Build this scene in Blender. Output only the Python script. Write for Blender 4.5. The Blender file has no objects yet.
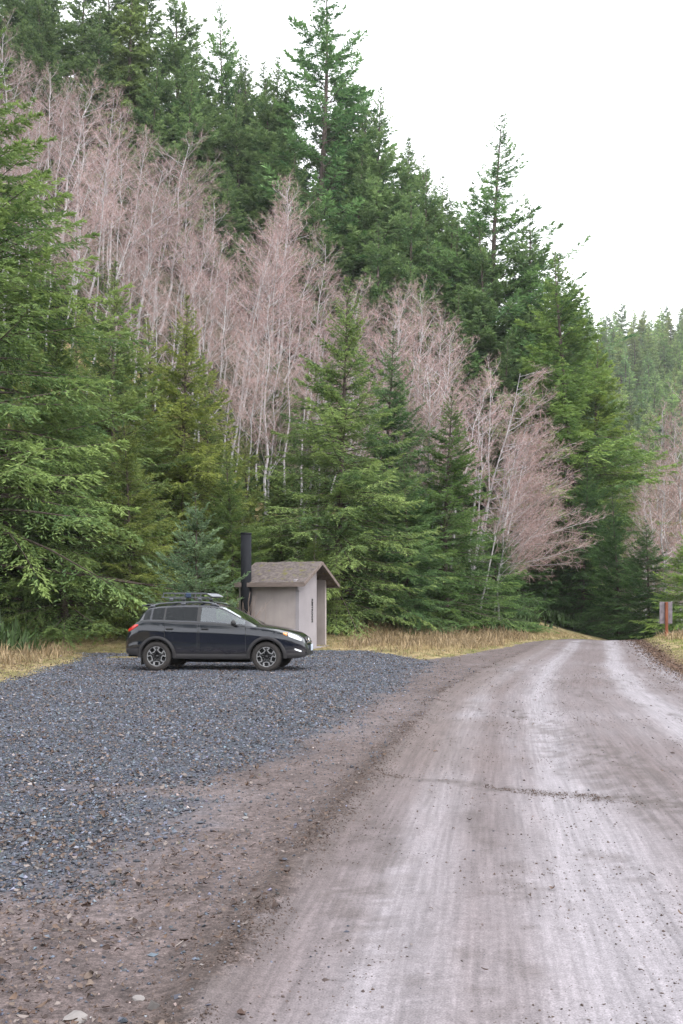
import bpy, math, random
import numpy as np
from mathutils import Vector, Matrix

rng = np.random.default_rng(7)
random.seed(7)
scene = bpy.context.scene
COL = bpy.data.collections.new("place"); scene.collection.children.link(COL)
F = 995.0; CX = 341.5; HZ = 606.0; CH = 1.53
R = math.radians

# ------------------------------------------------------------------ helpers
def np_mesh(name, V, faces, mats, cols=None, smooth=False, midx=None, vecs=None):
    """V (n,3); faces: list of arrays (m,3) / (m,4)"""
    me = bpy.data.meshes.new(name)
    V = np.ascontiguousarray(V, dtype=np.float32)
    if isinstance(faces, np.ndarray): faces = [faces]
    faces = [f for f in faces if len(f)]
    me.vertices.add(len(V)); me.vertices.foreach_set('co', V.ravel())
    loops = np.concatenate([f.ravel() for f in faces]).astype(np.int32)
    sizes = np.concatenate([np.full(len(f), f.shape[1]) for f in faces]).astype(np.int32)
    starts = (np.cumsum(sizes) - sizes).astype(np.int32)
    me.loops.add(len(loops)); me.loops.foreach_set('vertex_index', loops)
    me.polygons.add(len(sizes)); me.polygons.foreach_set('loop_start', starts)
    try: me.polygons.foreach_set('loop_total', sizes)
    except Exception: pass
    if not isinstance(mats, (list, tuple)): mats = [mats]
    for m in mats: me.materials.append(m)
    if midx is not None: me.polygons.foreach_set('material_index', np.asarray(midx, dtype=np.int32))
    me.update(calc_edges=True)
    me.polygons.foreach_set('use_smooth', np.full(len(sizes), bool(smooth)))
    if cols is not None:
        a = me.attributes.new('Col', 'FLOAT_COLOR', 'POINT')
        c = np.ones((len(V), 4), np.float32); c[:, :3] = cols
        a.data.foreach_set('color', c.ravel())
    if vecs is not None:
        for k, v in vecs.items():
            a = me.attributes.new(k, 'FLOAT_VECTOR', 'POINT')
            a.data.foreach_set('vector', np.ascontiguousarray(v, dtype=np.float32).ravel())
    me.validate(clean_customdata=False)
    return me

def link(name, data, parent=None, loc=None, rot=None):
    o = bpy.data.objects.new(name, data); COL.objects.link(o)
    if parent: o.parent = parent
    if loc is not None: o.location = loc
    if rot is not None: o.rotation_euler = rot
    return o

def tag(o, label=None, cat=None, group=None, kind=None):
    if label: o['label'] = label
    if cat: o['category'] = cat
    if group: o['group'] = group
    if kind: o['kind'] = kind
    return o

def thing(name, label, cat, loc=(0, 0, 0), rz=0, group=None):
    return tag(link(name, None, None, loc, (0, 0, rz)), label, cat, group)

def norm(a): return a / np.maximum(np.linalg.norm(a, axis=-1, keepdims=True), 1e-9)

class MB:
    """collects simple shapes into one mesh"""
    def __init__(s): s.V = []; s.Fq = []; s.n = 0; s.M = []
    def add(s, V, Fs, m=0):
        for f in Fs: s.Fq.append([i + s.n for i in f]); s.M.append(m)
        s.V += [tuple(v) for v in V]; s.n += len(V)
    def box(s, c, d, rot=None, m=0, bev=0.0):
        hx, hy, hz = d[0]/2, d[1]/2, d[2]/2
        b = min(bev, hx*.6, hy*.6, hz*.6)
        if b > 0:
            P = []
            for sz in (-1, 1):
                for ins in ((0, b), (b, 0)) if sz < 0 else ((b, 0), (0, b)):
                    pass
            rings = [(-hz, b), (-hz + b, 0), (hz - b, 0), (hz, b)]
            for z, i in rings:
                x, y = hx - i, hy - i
                P += [(-x + b, -y, z), (x - b, -y, z), (x, -y + b, z), (x, y - b, z), (x - b, y, z), (-x + b, y, z), (-x, y - b, z), (-x, -y + b, z)]
            Fs = [list(range(7, -1, -1)), list(range(24, 32))]
            for r in range(3):
                for k in range(8):
                    Fs.append([r*8 + k, r*8 + (k + 1) % 8, r*8 + 8 + (k + 1) % 8, r*8 + 8 + k])
        else:
            P = [(-hx, -hy, -hz), (hx, -hy, -hz), (hx, hy, -hz), (-hx, hy, -hz), (-hx, -hy, hz), (hx, -hy, hz), (hx, hy, hz), (-hx, hy, hz)]
            Fs = [[3, 2, 1, 0], [4, 5, 6, 7], [0, 1, 5, 4], [1, 2, 6, 5], [2, 3, 7, 6], [3, 0, 4, 7]]
        Mx = Matrix.Translation(Vector(c))
        if rot is not None: Mx = Mx @ (rot.to_4x4() if hasattr(rot, 'to_4x4') else rot)
        s.add([Mx @ Vector(p) for p in P], Fs, m)
    def bar(s, a, b, w, h=None, m=0, bev=0.0):
        a, b = Vector(a), Vector(b); d = b - a; h = h or w
        q = d.to_track_quat('X', 'Z').to_matrix()
        s.box((a + b)/2, (d.length, w, h), q, m, bev)
    def tube(s, pts, rad, n=8, m=0, cap=True):
        pts = [Vector(p) for p in pts]
        if not hasattr(rad, '__len__'): rad = [rad]*len(pts)
        V = []
        up = Vector((0, 0, 1)); prev = None
        for i, p in enumerate(pts):
            t = (pts[min(i + 1, len(pts) - 1)] - pts[max(i - 1, 0)]).normalized()
            if prev is None:
                x = t.orthogonal().normalized()
            else:
                x = (prev - t*prev.dot(t)).normalized()
            prev = x; y = t.cross(x)
            for k in range(n):
                a = 2*math.pi*k/n
                V.append(p + (x*math.cos(a) + y*math.sin(a))*rad[i])
        Fs = []
        for i in range(len(pts) - 1):
            for k in range(n):
                Fs.append([i*n + k, i*n + (k + 1) % n, (i + 1)*n + (k + 1) % n, (i + 1)*n + k])
        if cap:
            Fs.append(list(range(n - 1, -1, -1))); Fs.append([(len(pts) - 1)*n + k for k in range(n)])
        s.add(V, Fs, m)
    def lathe(s, prof, n=32, axis='y', m=0):
        """prof list of (r, h) revolved about axis"""
        V = []
        for r, h in prof:
            for k in range(n):
                a = 2*math.pi*k/n
                V.append((r*math.cos(a), h, r*math.sin(a)) if axis == 'y' else (r*math.cos(a), r*math.sin(a), h))
        Fs = []
        for i in range(len(prof) - 1):
            for k in range(n):
                Fs.append([i*n + k, i*n + (k + 1) % n, (i + 1)*n + (k + 1) % n, (i + 1)*n + k])
        s.add(V, Fs, m)
    def build(s, name, mats, parent=None, smooth=False, loc=None, rot=None):
        me = bpy.data.meshes.new(name)
        me.from_pydata(s.V, [], s.Fq)
        if not isinstance(mats, (list, tuple)): mats = [mats]
        for m in mats: me.materials.append(m)
        me.polygons.foreach_set('material_index', s.M)
        me.polygons.foreach_set('use_smooth', [smooth]*len(s.Fq))
        me.update()
        return link(name, me, parent, loc, rot)

# value noise -------------------------------------------------------------
def _h(ix, iy, seed):
    n = (ix*374761393 + iy*668265263 + seed*974711) & 0x7fffffff
    n = ((n ^ (n >> 13))*1274126177) & 0x7fffffff
    return ((n ^ (n >> 16)) & 0xffff)/65535.0
def vnoise(x, y, seed=0):
    x = np.asarray(x, float); y = np.asarray(y, float)
    ix = np.floor(x).astype(np.int64); iy = np.floor(y).astype(np.int64)
    fx = x - ix; fy = y - iy
    fx = fx*fx*(3 - 2*fx); fy = fy*fy*(3 - 2*fy)
    a = _h(ix, iy, seed); b = _h(ix + 1, iy, seed); c = _h(ix, iy + 1, seed); d = _h(ix + 1, iy + 1, seed)
    return (a*(1 - fx) + b*fx)*(1 - fy) + (c*(1 - fx) + d*fx)*fy
def fbm(x, y, seed=0, o=4):
    r = 0; amp = .5; t = 0
    for k in range(o):
        r = r + amp*vnoise(x*2**k, y*2**k, seed + k*17); t += amp; amp *= .55
    return r/t
def sm(e0, e1, x):
    t = np.clip((np.asarray(x, float) - e0)/(e1 - e0), 0, 1); return t*t*(3 - 2*t)
def pw(x, pts): return np.interp(x, [p[0] for p in pts], [p[1] for p in pts])

# ------------------------------------------------------------------ materials
def mat(name, base=(.5, .5, .5), rough=.6, metal=0, spec=.5, coat=0, attr=False, noise=None, bump=None, objcol=False, trans=0.0, emis=None):
    m = bpy.data.materials.new(name); m.use_nodes = True
    nt = m.node_tree; N = nt.nodes; Lk = nt.links
    b = N['Principled BSDF']; out = N['Material Output']
    b.inputs['Roughness'].default_value = rough; b.inputs['Metallic'].default_value = metal
    b.inputs['Specular IOR Level'].default_value = spec; b.inputs['Coat Weight'].default_value = coat
    col = None
    if attr:
        a = N.new('ShaderNodeAttribute'); a.attribute_name = 'Col'; col = a.outputs['Color']
    else:
        a = N.new('ShaderNodeRGB'); a.outputs[0].default_value = (*base, 1); col = a.outputs[0]
    def mul(c1, c2, f=1.0):
        x = N.new('ShaderNodeMix'); x.data_type = 'RGBA'; x.blend_type = 'MULTIPLY'; x.inputs[0].default_value = f
        Lk.new(c1, x.inputs[6]); Lk.new(c2, x.inputs[7]); return x.outputs[2]
    if objcol:
        oi = N.new('ShaderNodeObjectInfo'); col = mul(col, oi.outputs['Color'])
    tc = N.new('ShaderNodeTexCoord')
    if noise:
        for (sc, lo, hi, vec) in noise:
            n = N.new('ShaderNodeTexNoise'); n.inputs['Scale'].default_value = sc; n.inputs['Detail'].default_value = 5
            if vec == 'rs':
                va = N.new('ShaderNodeAttribute'); va.attribute_name = 'rs'; Lk.new(va.outputs['Vector'], n.inputs['Vector'])
            elif isinstance(vec, tuple):
                mp = N.new('ShaderNodeMapping'); mp.inputs['Scale'].default_value = vec
                Lk.new(tc.outputs['Object'], mp.inputs['Vector']); Lk.new(mp.outputs[0], n.inputs['Vector'])
            else:
                Lk.new(tc.outputs['Object'], n.inputs['Vector'])
            mr = N.new('ShaderNodeMapRange'); mr.inputs[1].default_value = .3; mr.inputs[2].default_value = .7
            mr.inputs[3].default_value = lo; mr.inputs[4].default_value = hi
            Lk.new(n.outputs['Fac'], mr.inputs[0])
            cb = N.new('ShaderNodeCombineColor')
            for k in range(3): Lk.new(mr.outputs[0], cb.inputs[k])
            col = mul(col, cb.outputs[0])
    Lk.new(col, b.inputs['Base Color'])
    if bump:
        sc, st, dist = bump
        n = N.new('ShaderNodeTexNoise'); n.inputs['Scale'].default_value = sc; n.inputs['Detail'].default_value = 6
        Lk.new(tc.outputs['Object'], n.inputs['Vector'])
        bp = N.new('ShaderNodeBump'); bp.inputs['Strength'].default_value = st; bp.inputs['Distance'].default_value = dist
        Lk.new(n.outputs['Fac'], bp.inputs['Height']); Lk.new(bp.outputs[0], b.inputs['Normal'])
    if trans:
        t = N.new('ShaderNodeBsdfTranslucent'); Lk.new(col, t.inputs['Color'])
        mx = N.new('ShaderNodeMixShader'); mx.inputs[0].default_value = trans
        Lk.new(b.outputs[0], mx.inputs[1]); Lk.new(t.outputs[0], mx.inputs[2]); Lk.new(mx.outputs[0], out.inputs['Surface'])
    m['col_socket'] = 1
    return m

M_needle = mat('fir_needles', attr=True, objcol=True, rough=.6, spec=.3, trans=.38)
M_bark = mat('fir_bark', (.11, .085, .075), .9, spec=.2, noise=[(6, .6, 1.3, (1, 1, .25))])
M_alderbark = mat('alder_bark', (.48, .46, .465), .85, spec=.2, noise=[(3, .7, 1.15, None), (9, .75, 1.15, None)])
M_twig = mat('alder_twigs', attr=True, objcol=True, rough=.8, spec=.2)
M_stone = mat('gravel_stone', attr=True, rough=.55, spec=.45)
M_leaf = mat('fallen_leaf', attr=True, rough=.6, spec=.35, trans=.1)
M_grass = mat('grass_blades', attr=True, rough=.6, spec=.2, trans=.25)
M_clod = mat('dirt_clod', attr=True, rough=.95, spec=.15)
M_fern = mat('undergrowth_leaf', attr=True, rough=.5, spec=.3, trans=.2)
M_forest = mat('forest_floor', attr=True, rough=.95, spec=.1, noise=[(1.2, .6, 1.4, None), (8, .6, 1.4, None)], bump=(4, .6, .15))
M_road = mat('packed_mud', attr=True, rough=.8, spec=.3, noise=[(1.6, .84, 1.10, 'rs'), (6.0, .78, 1.14, 'rs'), (24, .86, 1.10, None), (130, .66, 1.28, None)], bump=(60, .35, .012))
M_lot = mat('gravel_base', attr=True, rough=.85, spec=.25, noise=[(10, .76, 1.20, None), (26, .66, 1.32, None), (75, .62, 1.36, None), (190, .62, 1.38, None)], bump=(90, .6, .012))
M_verge = mat('verge_soil', attr=True, rough=.95, spec=.1, noise=[(6, .7, 1.3, None), (50, .6, 1.35, None)], bump=(40, .7, .03))

# ------------------------------------------------------------------ terrain
def hill(X, Y):
    X = np.asarray(X, float); Y = np.asarray(Y, float)
    q = .58*(12 - X) + .50*(Y - 60)
    q = np.where(q > -6, np.where(q < 6, (q + 6)**2/24, q), 0)      # rounded toe
    q = np.where(q > 46, 46 + (q - 46)*.25, q)
    w = 1 - sm(18, 36, X)
    near = sm(33, 43, Y + .15*np.abs(X))
    bump = (fbm(X*.09 + 30, Y*.09, 5) - .5)*3.0*sm(1, 8, q)
    z = (q + bump)*w*near
    # far hill across the valley
    fh = np.clip((Y - 205)*.50, 0, 108) - np.clip(Y - 425, 0, 1e9)*.4
    fh = np.maximum(fh, -10)*sm(150, 205, Y)*sm(20, 60, X)
    fh = fh + (fbm(X*.02, Y*.02, 9) - .5)*14*sm(220, 300, Y)*sm(20, 60, X)
    z = np.maximum(z, fh)
    d = np.clip(Y - 42, 0, 22)
    z = z - (.0035*d*d)*sm(4.5, 9, X)*(1 - sm(120, 200, Y))
    # slope down side of the valley to the side of the road
    return z

LE = [(-6, -1.9), (0, -1.1), (4.2, -.47), (5.8, -.24), (11.4, .67), (18, 1.88), (26, 4.0), (34.6, 6.55), (45, 9.3), (54, 13.0), (64, 19)]
RE = [(-6, 3.9), (0, 4.2), (10, 5.4), (18, 6.7), (26, 8.4), (39, 11.7), (45, 13.2), (54, 17.4), (64, 24)]
XL = [(-6, -9.0), (12, -8.6), (20, -6.9), (25.8, -7.05), (31, -7.7), (33, -9)]
YB = [(-12, 31.0), (-8, 32.0), (-3.5, 32.3), (-.6, 34.3), (.6, 33.6), (1.5, 31.6), (2.3, 28.2), (3.0, 29.3), (4, 31.6), (6, 36.5), (8, 42), (12, 52), (20, 66)]
GE = [(-6, -9), (4.3, -4.5), (5.1, -1.75), (5.8, -1.28), (7.8, -1.1), (8.4, -1.7), (9.6, -.9), (11, -.25), (16.2, .45), (22, 1.6), (26.7, 2.65), (29, 2.4), (34, 1.5)]

def zones(X, Y):
    n = (fbm(X*.8, Y*.8, 21) - .5)
    n2 = (fbm(X*3, Y*3, 22) - .5)
    le = pw(Y, LE); re = pw(Y, RE)
    d_road = np.minimum(X - le, re - X) + n*.25 + n2*.15       # >0 on the road
    bank = (pw(Y, XL) - X) + n*.9 + n2*.5                        # >0 on the grass bank
    back = (Y - pw(X, YB)) + n*1.2 + n2*.8
    right = (X - re)
    grass = np.maximum(np.maximum(bank, back), right - .35 + n*.6)
    strip = .42 - np.abs(Y - 30.1 - .06*X) + n*1.0 + n2*.5
    grass = np.where((X > -7) & (X < -.2), np.maximum(grass, strip), grass)
    grass = np.where(d_road > 0, -1, grass)
    gr = (pw(Y, GE) - X) + n*.9 + n2*.5                          # >0 in the gravel
    return le, re, d_road, bank, back, right, grass, gr

def ground_z(X, Y):
    X = np.asarray(X, float); Y = np.asarray(Y, float)
    le, re, d_road, bank, back, right, grass, gr = zones(X, Y)
    z = hill(X, Y)
    z = z + .40*sm(0, 4, bank)*sm(8, 20, Y) + .10*sm(0, 2, back)
    z = z + .22*sm(.0, 1.6, right) * (1 - .35*sm(1.6, 4, right))
    berm = np.exp(-((X - le + .02)/.13)**2)*(.35 + fbm(X*5, Y*2.0, 31))*.045*(1 - .6*sm(9, 18, Y))*(1 - sm(26, 34, Y))
    z = z + berm
    z = z + (fbm(X*.6, Y*.6, 33) - .5)*.06 + (fbm(X*5, Y*5, 34) - .5)*.012
    s = (X - le)/np.maximum(re - le, .5)
    tr = np.exp(-((s - .34)/.06)**2) + np.exp(-((s - .72)/.07)**2)
    z = z - .022*tr
    z = z + np.where(d_road > 0, (vnoise(X*14 , Y*.8, 35) - .5)*.006, 0)
    return z
def gz(x, y): return float(ground_z(np.array([x]), np.array([y]))[0])

def build_ground():
    ys = [-4.0]
    while ys[-1] < 62: ys.append(ys[-1] + float(np.clip(.011*ys[-1], .045, .45)))
    ys = np.array(ys); xs = np.arange(-18, 24.01, .075)
    X, Y = np.meshgrid(xs, ys)
    Z = ground_z(X, Y)
    edge = np.minimum(np.minimum(X - xs[0], xs[-1] - X), np.minimum(Y - ys[0], ys[-1] - Y))
    Z = Z - .35*(1 - sm(0, 1.2, edge))
    le, re, d_road, bank, back, right, grass, gr = zones(X, Y)
    s = (X - le)/np.maximum(re - le, .5)
    nA = fbm(X*.5, Y*.5, 41)[..., None]; nB = fbm(X*2.4, Y*2.4, 42)[..., None]; nC = fbm(X*9, Y*9, 43)[..., None]
    # road colours
    pale = np.array([.264, .243, .262]); mid = np.array([.138, .111, .113]); dark = np.array([.078, .064, .062])
    st = .5*fbm(s*14, Y*.07, 44)[..., None] + .5*fbm(s*46, Y*.05 + 9, 45, 3)[..., None]
    tracks = (np.exp(-((s - .34)/.07)**2) + 1.0*np.exp(-((s - .72)/.065)**2) + .55*np.exp(-((s - .13)/.05)**2)
              + .5*np.exp(-((s - .93)/.04)**2))[..., None]
    k = np.clip(.10 + 1.08*tracks*(.5 + .9*st) + (st - .5)*.7 + (nA - .5)*.7 + sm(9, 4, Y)[..., None]*.36 - .06*sm(10, 20, Y)[..., None], 0, 1)
    road = mid*(1 - k) + pale*k
    # the shoulder side of the road stays brown, wet dark patches and clods
    sh = (1 - sm(.08, .30, s + (nA[..., 0] - .5)*.3))[..., None]*sm(6, 11, Y)[..., None]
    road = road*(1 - .65*sh) + np.array([.135, .106, .100])*.65*sh
    cross = np.exp(-((Y - (9.2 - .55*X) - (nB[..., 0] - .5)*.5)/.16)**2)*sm(0.2, .8, X)
    blot = sm(.60, .72, fbm(X*3.2, Y*.7, 47)*.6 + nC[..., 0]*.4)*.45 + cross*sm(.38, .6, nC[..., 0])*.75
    blot = np.clip(blot + .55*sm(.54, .7, fbm(X*1.6 + 4, Y*.16, 46))*sm(.4, .6, nC[..., 0]), 0, .85)[..., None]
    road = road*(1 - blot) + dark*blot*1.15
    # dirt between lot and road, gravel
    dirt = np.array([.106, .083, .081])*(.70 + .6*nB) * (.70 + .6*nC)
    pale_d = np.array([.155, .13, .133])
    dirt = dirt*(1 - .5*sm(.5, .62, nA)) + pale_d*.5*sm(.5, .62, nA)
    bermc = np.exp(-((X - le + .06)/.20)**2)[..., None]*(.45 + .7*nC)*(1 - .5*sm(18, 30, Y)[..., None])
    bermc = np.clip(bermc*(.95 - .5*sm(7, 14, Y)[..., None]), 0, .85)
    dirt = dirt*(1 - bermc) + np.array([.062, .046, .040])*bermc
    road = road*(1 - bermc*.8) + np.array([.07, .053, .046])*bermc*.8
    strip = np.exp(-((Y - 8.3 - .12*np.sin(X*2))/.22)**2)*sm(-4.5, -2.5, X)
    gk = np.clip(sm(-.35, .55, gr + (nC[..., 0] - .5)*.8) - strip*.75*sm(.3, .6, nC[..., 0]), 0, 1)[..., None]
    gravel = np.array([.056, .062, .080])*(.7 + .6*nC)
    lot = dirt*(1 - gk) + gravel*gk
    lot = lot*(1 - .35*sm(.55, .7, nB)*gk) + np.array([.12, .105, .105])*.35*sm(.55, .7, nB)*gk
    # verge soil
    v = np.array([.17, .15, .07])*(.7 + .6*nC); vt = np.array([.30, .235, .13])*(.7 + .6*nC)
    vk = sm(.4, .62, nB); verge = v*(1 - vk) + vt*vk
    lp = np.clip(np.exp(-((right - .2)/.38)**2), 0, 1)[..., None]
    verge = verge*(1 - lp) + np.array([.115, .07, .05])*(.6 + .8*nC)*lp
    zone = np.where(d_road > 0, 1, np.where((grass > 0) | (right > 0), 2, 0))
    colr = np.where(zone[..., None] == 1, road, np.where(zone[..., None] == 2, verge, lot))
    V = np.stack([X, Y, Z], -1).reshape(-1, 3); C = np.clip(colr, .01, .9).reshape(-1, 3)
    rs = np.stack([s*30, Y*.22, s*0], -1).reshape(-1, 3)
    ny, nx = X.shape
    i = np.arange(ny - 1)[:, None]*nx + np.arange(nx - 1)[None, :]
    Q = np.stack([i, i + 1, i + nx + 1, i + nx], -1).reshape(-1, 4)
    fz = zone[:-1, :-1].reshape(-1)
    for zi, nm, m in ((0, 'gravel_lot', M_lot), (1, 'dirt_road', M_road), (2, 'grass_verge', M_verge)):
        q = Q[fz == zi]
        u, inv = np.unique(q, return_inverse=True)
        me = np_mesh(nm, V[u], inv.reshape(q.shape), m, cols=C[u], smooth=True, vecs={'rs': rs[u]})
        tag(link(nm, me), kind='structure')
    # the wide ground sheet with the slope and the far hill
    gx = np.concatenate([np.arange(-160, -50, 6.), np.arange(-50, 60, 2.), np.arange(60, 300, 6.), [340, 420, 600]])
    gy = np.concatenate([[-120, -80, -50, -30], np.arange(-16, 130, 2.), np.arange(130, 470, 6.), [500, 560, 700]])
    X, Y = np.meshgrid(gx, gy)
    Z = hill(X, Y)
    inside = sm(-18.5, -16.5, X)*(1 - sm(22.5, 24.5, X))*sm(-4.5, -2.5, Y)*(1 - sm(60, 62.5, Y))
    Z = Z - .16*inside - .02
    n = fbm(X*.25, Y*.25, 51)[..., None]
    C = np.array([.040, .034, .026])*(1 - n) + np.array([.045, .055, .024])*n
    far = sm(180, 260, Y)[..., None]
    C = C*(1 - far) + np.array([.06, .085, .035])*far
    ny, nx = X.shape
    i = np.arange(ny - 1)[:, None]*nx + np.arange(nx - 1)[None, :]
    Q = np.stack([i, i + 1, i + nx + 1, i + nx], -1).reshape(-1, 4)
    tag(link('ground', np_mesh('ground', np.stack([X, Y, Z], -1).reshape(-1, 3), Q, M_forest, cols=C.reshape(-1, 3), smooth=True)), kind='structure')
build_ground()

# ------------------------------------------------------------------ scattered stones, leaves, grass
def quad_blades(P, D, S, L, W, mid=.45):
    """leaf-shaped quads: base, side, tip, side"""
    a = P; c = P + D*L[:, None]; m = P + D*(L*mid)[:, None]
    b = m + S*(W/2)[:, None]; d = m - S*(W/2)[:, None]
    V = np.stack([a, b, c, d], 1).reshape(-1, 3)
    Fq = np.arange(len(P)*4).reshape(-1, 4)
    return V, Fq

def rand_unit(n, r=rng):
    v = r.normal(size=(n, 3)); return norm(v)

def stones(X, Y, size, cols, name, m, flat=.65, label=None, sink=.3):
    n = len(X); Z = ground_z(X, Y)
    base = np.array([[1, 0, 0], [-1, 0, 0], [0, 1, 0], [0, -1, 0], [0, 0, 1], [0, 0, -1]], float)
    fc = np.array([[0, 2, 4], [2, 1, 4], [1, 3, 4], [3, 0, 4], [2, 0, 5], [1, 2, 5], [3, 1, 5], [0, 3, 5]])
    V = base[None]*rng.uniform(.6, 1.25, (n, 6, 1)) + rng.normal(0, .18, (n, 6, 3))
    V = V*np.stack([rng.uniform(.8, 1.3, n), rng.uniform(.7, 1.1, n), rng.uniform(.5, .9, n)*flat/.65], -1)[:, None]
    a = rng.uniform(0, 6.28, n); t = rng.normal(0, .4, n)
    c, s = np.cos(t)[:, None], np.sin(t)[:, None]
    y, z = V[..., 1]*c - V[..., 2]*s, V[..., 1]*s + V[..., 2]*c; V[..., 1] = y; V[..., 2] = z
    c, s = np.cos(a)[:, None], np.sin(a)[:, None]
    x, y = V[..., 0]*c - V[..., 1]*s, V[..., 0]*s + V[..., 1]*c; V[..., 0] = x; V[..., 1] = y
    V = V*size[:, None, None] + np.stack([X, Y, Z + size*sink], -1)[:, None]
    Fq = (fc[None] + (np.arange(n)*6)[:, None, None]).reshape(-1, 3)
    me = np_mesh(name, V.reshape(-1, 3), Fq, m, cols=np.repeat(cols, 6, 0))
    return tag(link(name, me), kind='stuff', label=label)

def scatter_gravel():
    n = 560000
    Y = 2.6*np.exp(rng.uniform(0, math.log(36/2.6), n)); X = rng.uniform(-14, 3.2, n)
    vis = (np.abs(X) < .36*Y + 4.5); X, Y = X[vis], Y[vis]
    le, re, dr, bank, back, right, grass, gr = zones(X, Y)
    strip = np.exp(-((Y - 8.3 - .12*np.sin(X*2))/.25)**2)*sm(-4.5, -2.5, X)
    cl = fbm(X*2.2, Y*2.2, 61)
    dens = sm(-.3, .7, gr + (cl - .5)*1.2)*(1 - .8*strip) * sm(.25, .5, cl + .12) + .045*(X < le) + .02
    dens = dens + .10*sm(.5, .7, fbm(X*3, Y*3, 66))*(X < le - .1)
    dens = dens*(1 - sm(-.1, .4, grass)) * (dr < .05)
    k = rng.random(len(X)) < dens
    X, Y = X[k], Y[k]; n = len(X)
    size = rng.lognormal(math.log(.0090), .42, n)*np.where(gr[k] < -.2, .75, 1)*np.clip(.8 + Y*.03, .9, 1.7); size = np.minimum(size, .026)
    g = rng.lognormal(math.log(.072), .55, n)[:, None]
    tint = np.array([.84, .95, 1.24])[None] + rng.normal(0, .05, (n, 3))
    br = (rng.random(n) < .10)[:, None]
    C = np.where(br, g*np.array([1.5, 1.3, 1.25]), g*tint)
    stones(X, Y, size, np.clip(C, .02, .6), 'gravel', M_stone, label='dark blue grey crushed gravel spread over the parking area')
    # clods on the road edge, on the cross ridge and the leaf bank
    n = 16000
    Y1 = 2.6*np.exp(rng.uniform(0, math.log(30/2.6), n)); X1 = pw(Y1, LE) - .05 + rng.normal(0, .13, n)
    X2 = rng.uniform(.3, 3.4, 3500); Y2 = 9.2 - .55*X2 + rng.normal(0, .10, 3500) + .35*(fbm(X2*1.3, X2*0, 65) - .5)
    Y3 = 2.8*np.exp(rng.uniform(0, math.log(10), 26000)); X3 = pw(Y3, LE) + rng.uniform(.2, 5.2, 26000)
    ok = sm(.53, .68, fbm(X3*1.3, Y3*.9, 62)) > rng.random(26000); X3, Y3 = X3[ok], Y3[ok]
    X2k = fbm(X2*2, Y2*2, 63) > .54; X2, Y2 = X2[X2k], Y2[X2k]
    k1 = fbm(X1*2.5, Y1*1.5, 64) > .42 + .16*sm(8, 16, Y1); X1, Y1 = X1[k1], Y1[k1]
    X = np.concatenate([X1, X2, X3]); Y = np.concatenate([Y1, Y2, Y3]); n = len(X)
    size = rng.lognormal(math.log(.0055), .45, n)
    C = np.array([.085, .064, .056])[None]*rng.uniform(.6, 1.5, (n, 1))
    stones(X, Y, np.clip(size*.72, .002, .011)*np.clip(.7 + Y*.05, .8, 1.6), C, 'dirt_clods', M_clod, label='crumbs of dark mud along the road edge and ruts', sink=.15)

def scatter_grit():
    n = 70000
    Y = 2.6*np.exp(rng.uniform(0, math.log(26/2.6), n)); X = rng.uniform(-7, 9, n)
    vis = (np.abs(X) < .36*Y + 1.0); X, Y = X[vis], Y[vis]
    le, re, dr, bank, back, right, grass, gr = zones(X, Y)
    s_ = (X - le)/np.maximum(re - le, .5)
    tr = np.exp(-((s_ - .34)/.09)**2) + np.exp(-((s_ - .72)/.09)**2)
    cl = fbm(X*1.5, Y*.7, 67)
    d = np.where(dr > 0, .42*sm(.40, .66, cl)*(1 - .8*np.clip(tr, 0, 1)) + .03, 1.0*sm(.25, .6, cl + .1))
    d = d*(grass < 0)*(right < .1)
    k = rng.random(len(X)) < d; X, Y, dr = X[k], Y[k], dr[k]; n = len(X)
    size = np.clip(rng.lognormal(math.log(.0048), .45, n), .002, .014)*np.clip(.75 + Y*.05, .85, 1.7)
    C = np.array([.135, .106, .100])[None]*rng.lognormal(0, .38, (n, 1))
    blue = (rng.random(n) < .16)[:, None]; C = np.where(blue, np.array([.085, .09, .115])[None]*rng.lognormal(0, .4, (n, 1)), C)
    C = np.where((dr > 0)[:, None], C*.85, C)
    stones(X, Y, size, np.clip(C, .015, .4), 'dirt_grit', M_clod, label='fine brown grit and pebbles lying on the dirt', sink=.1)

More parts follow.
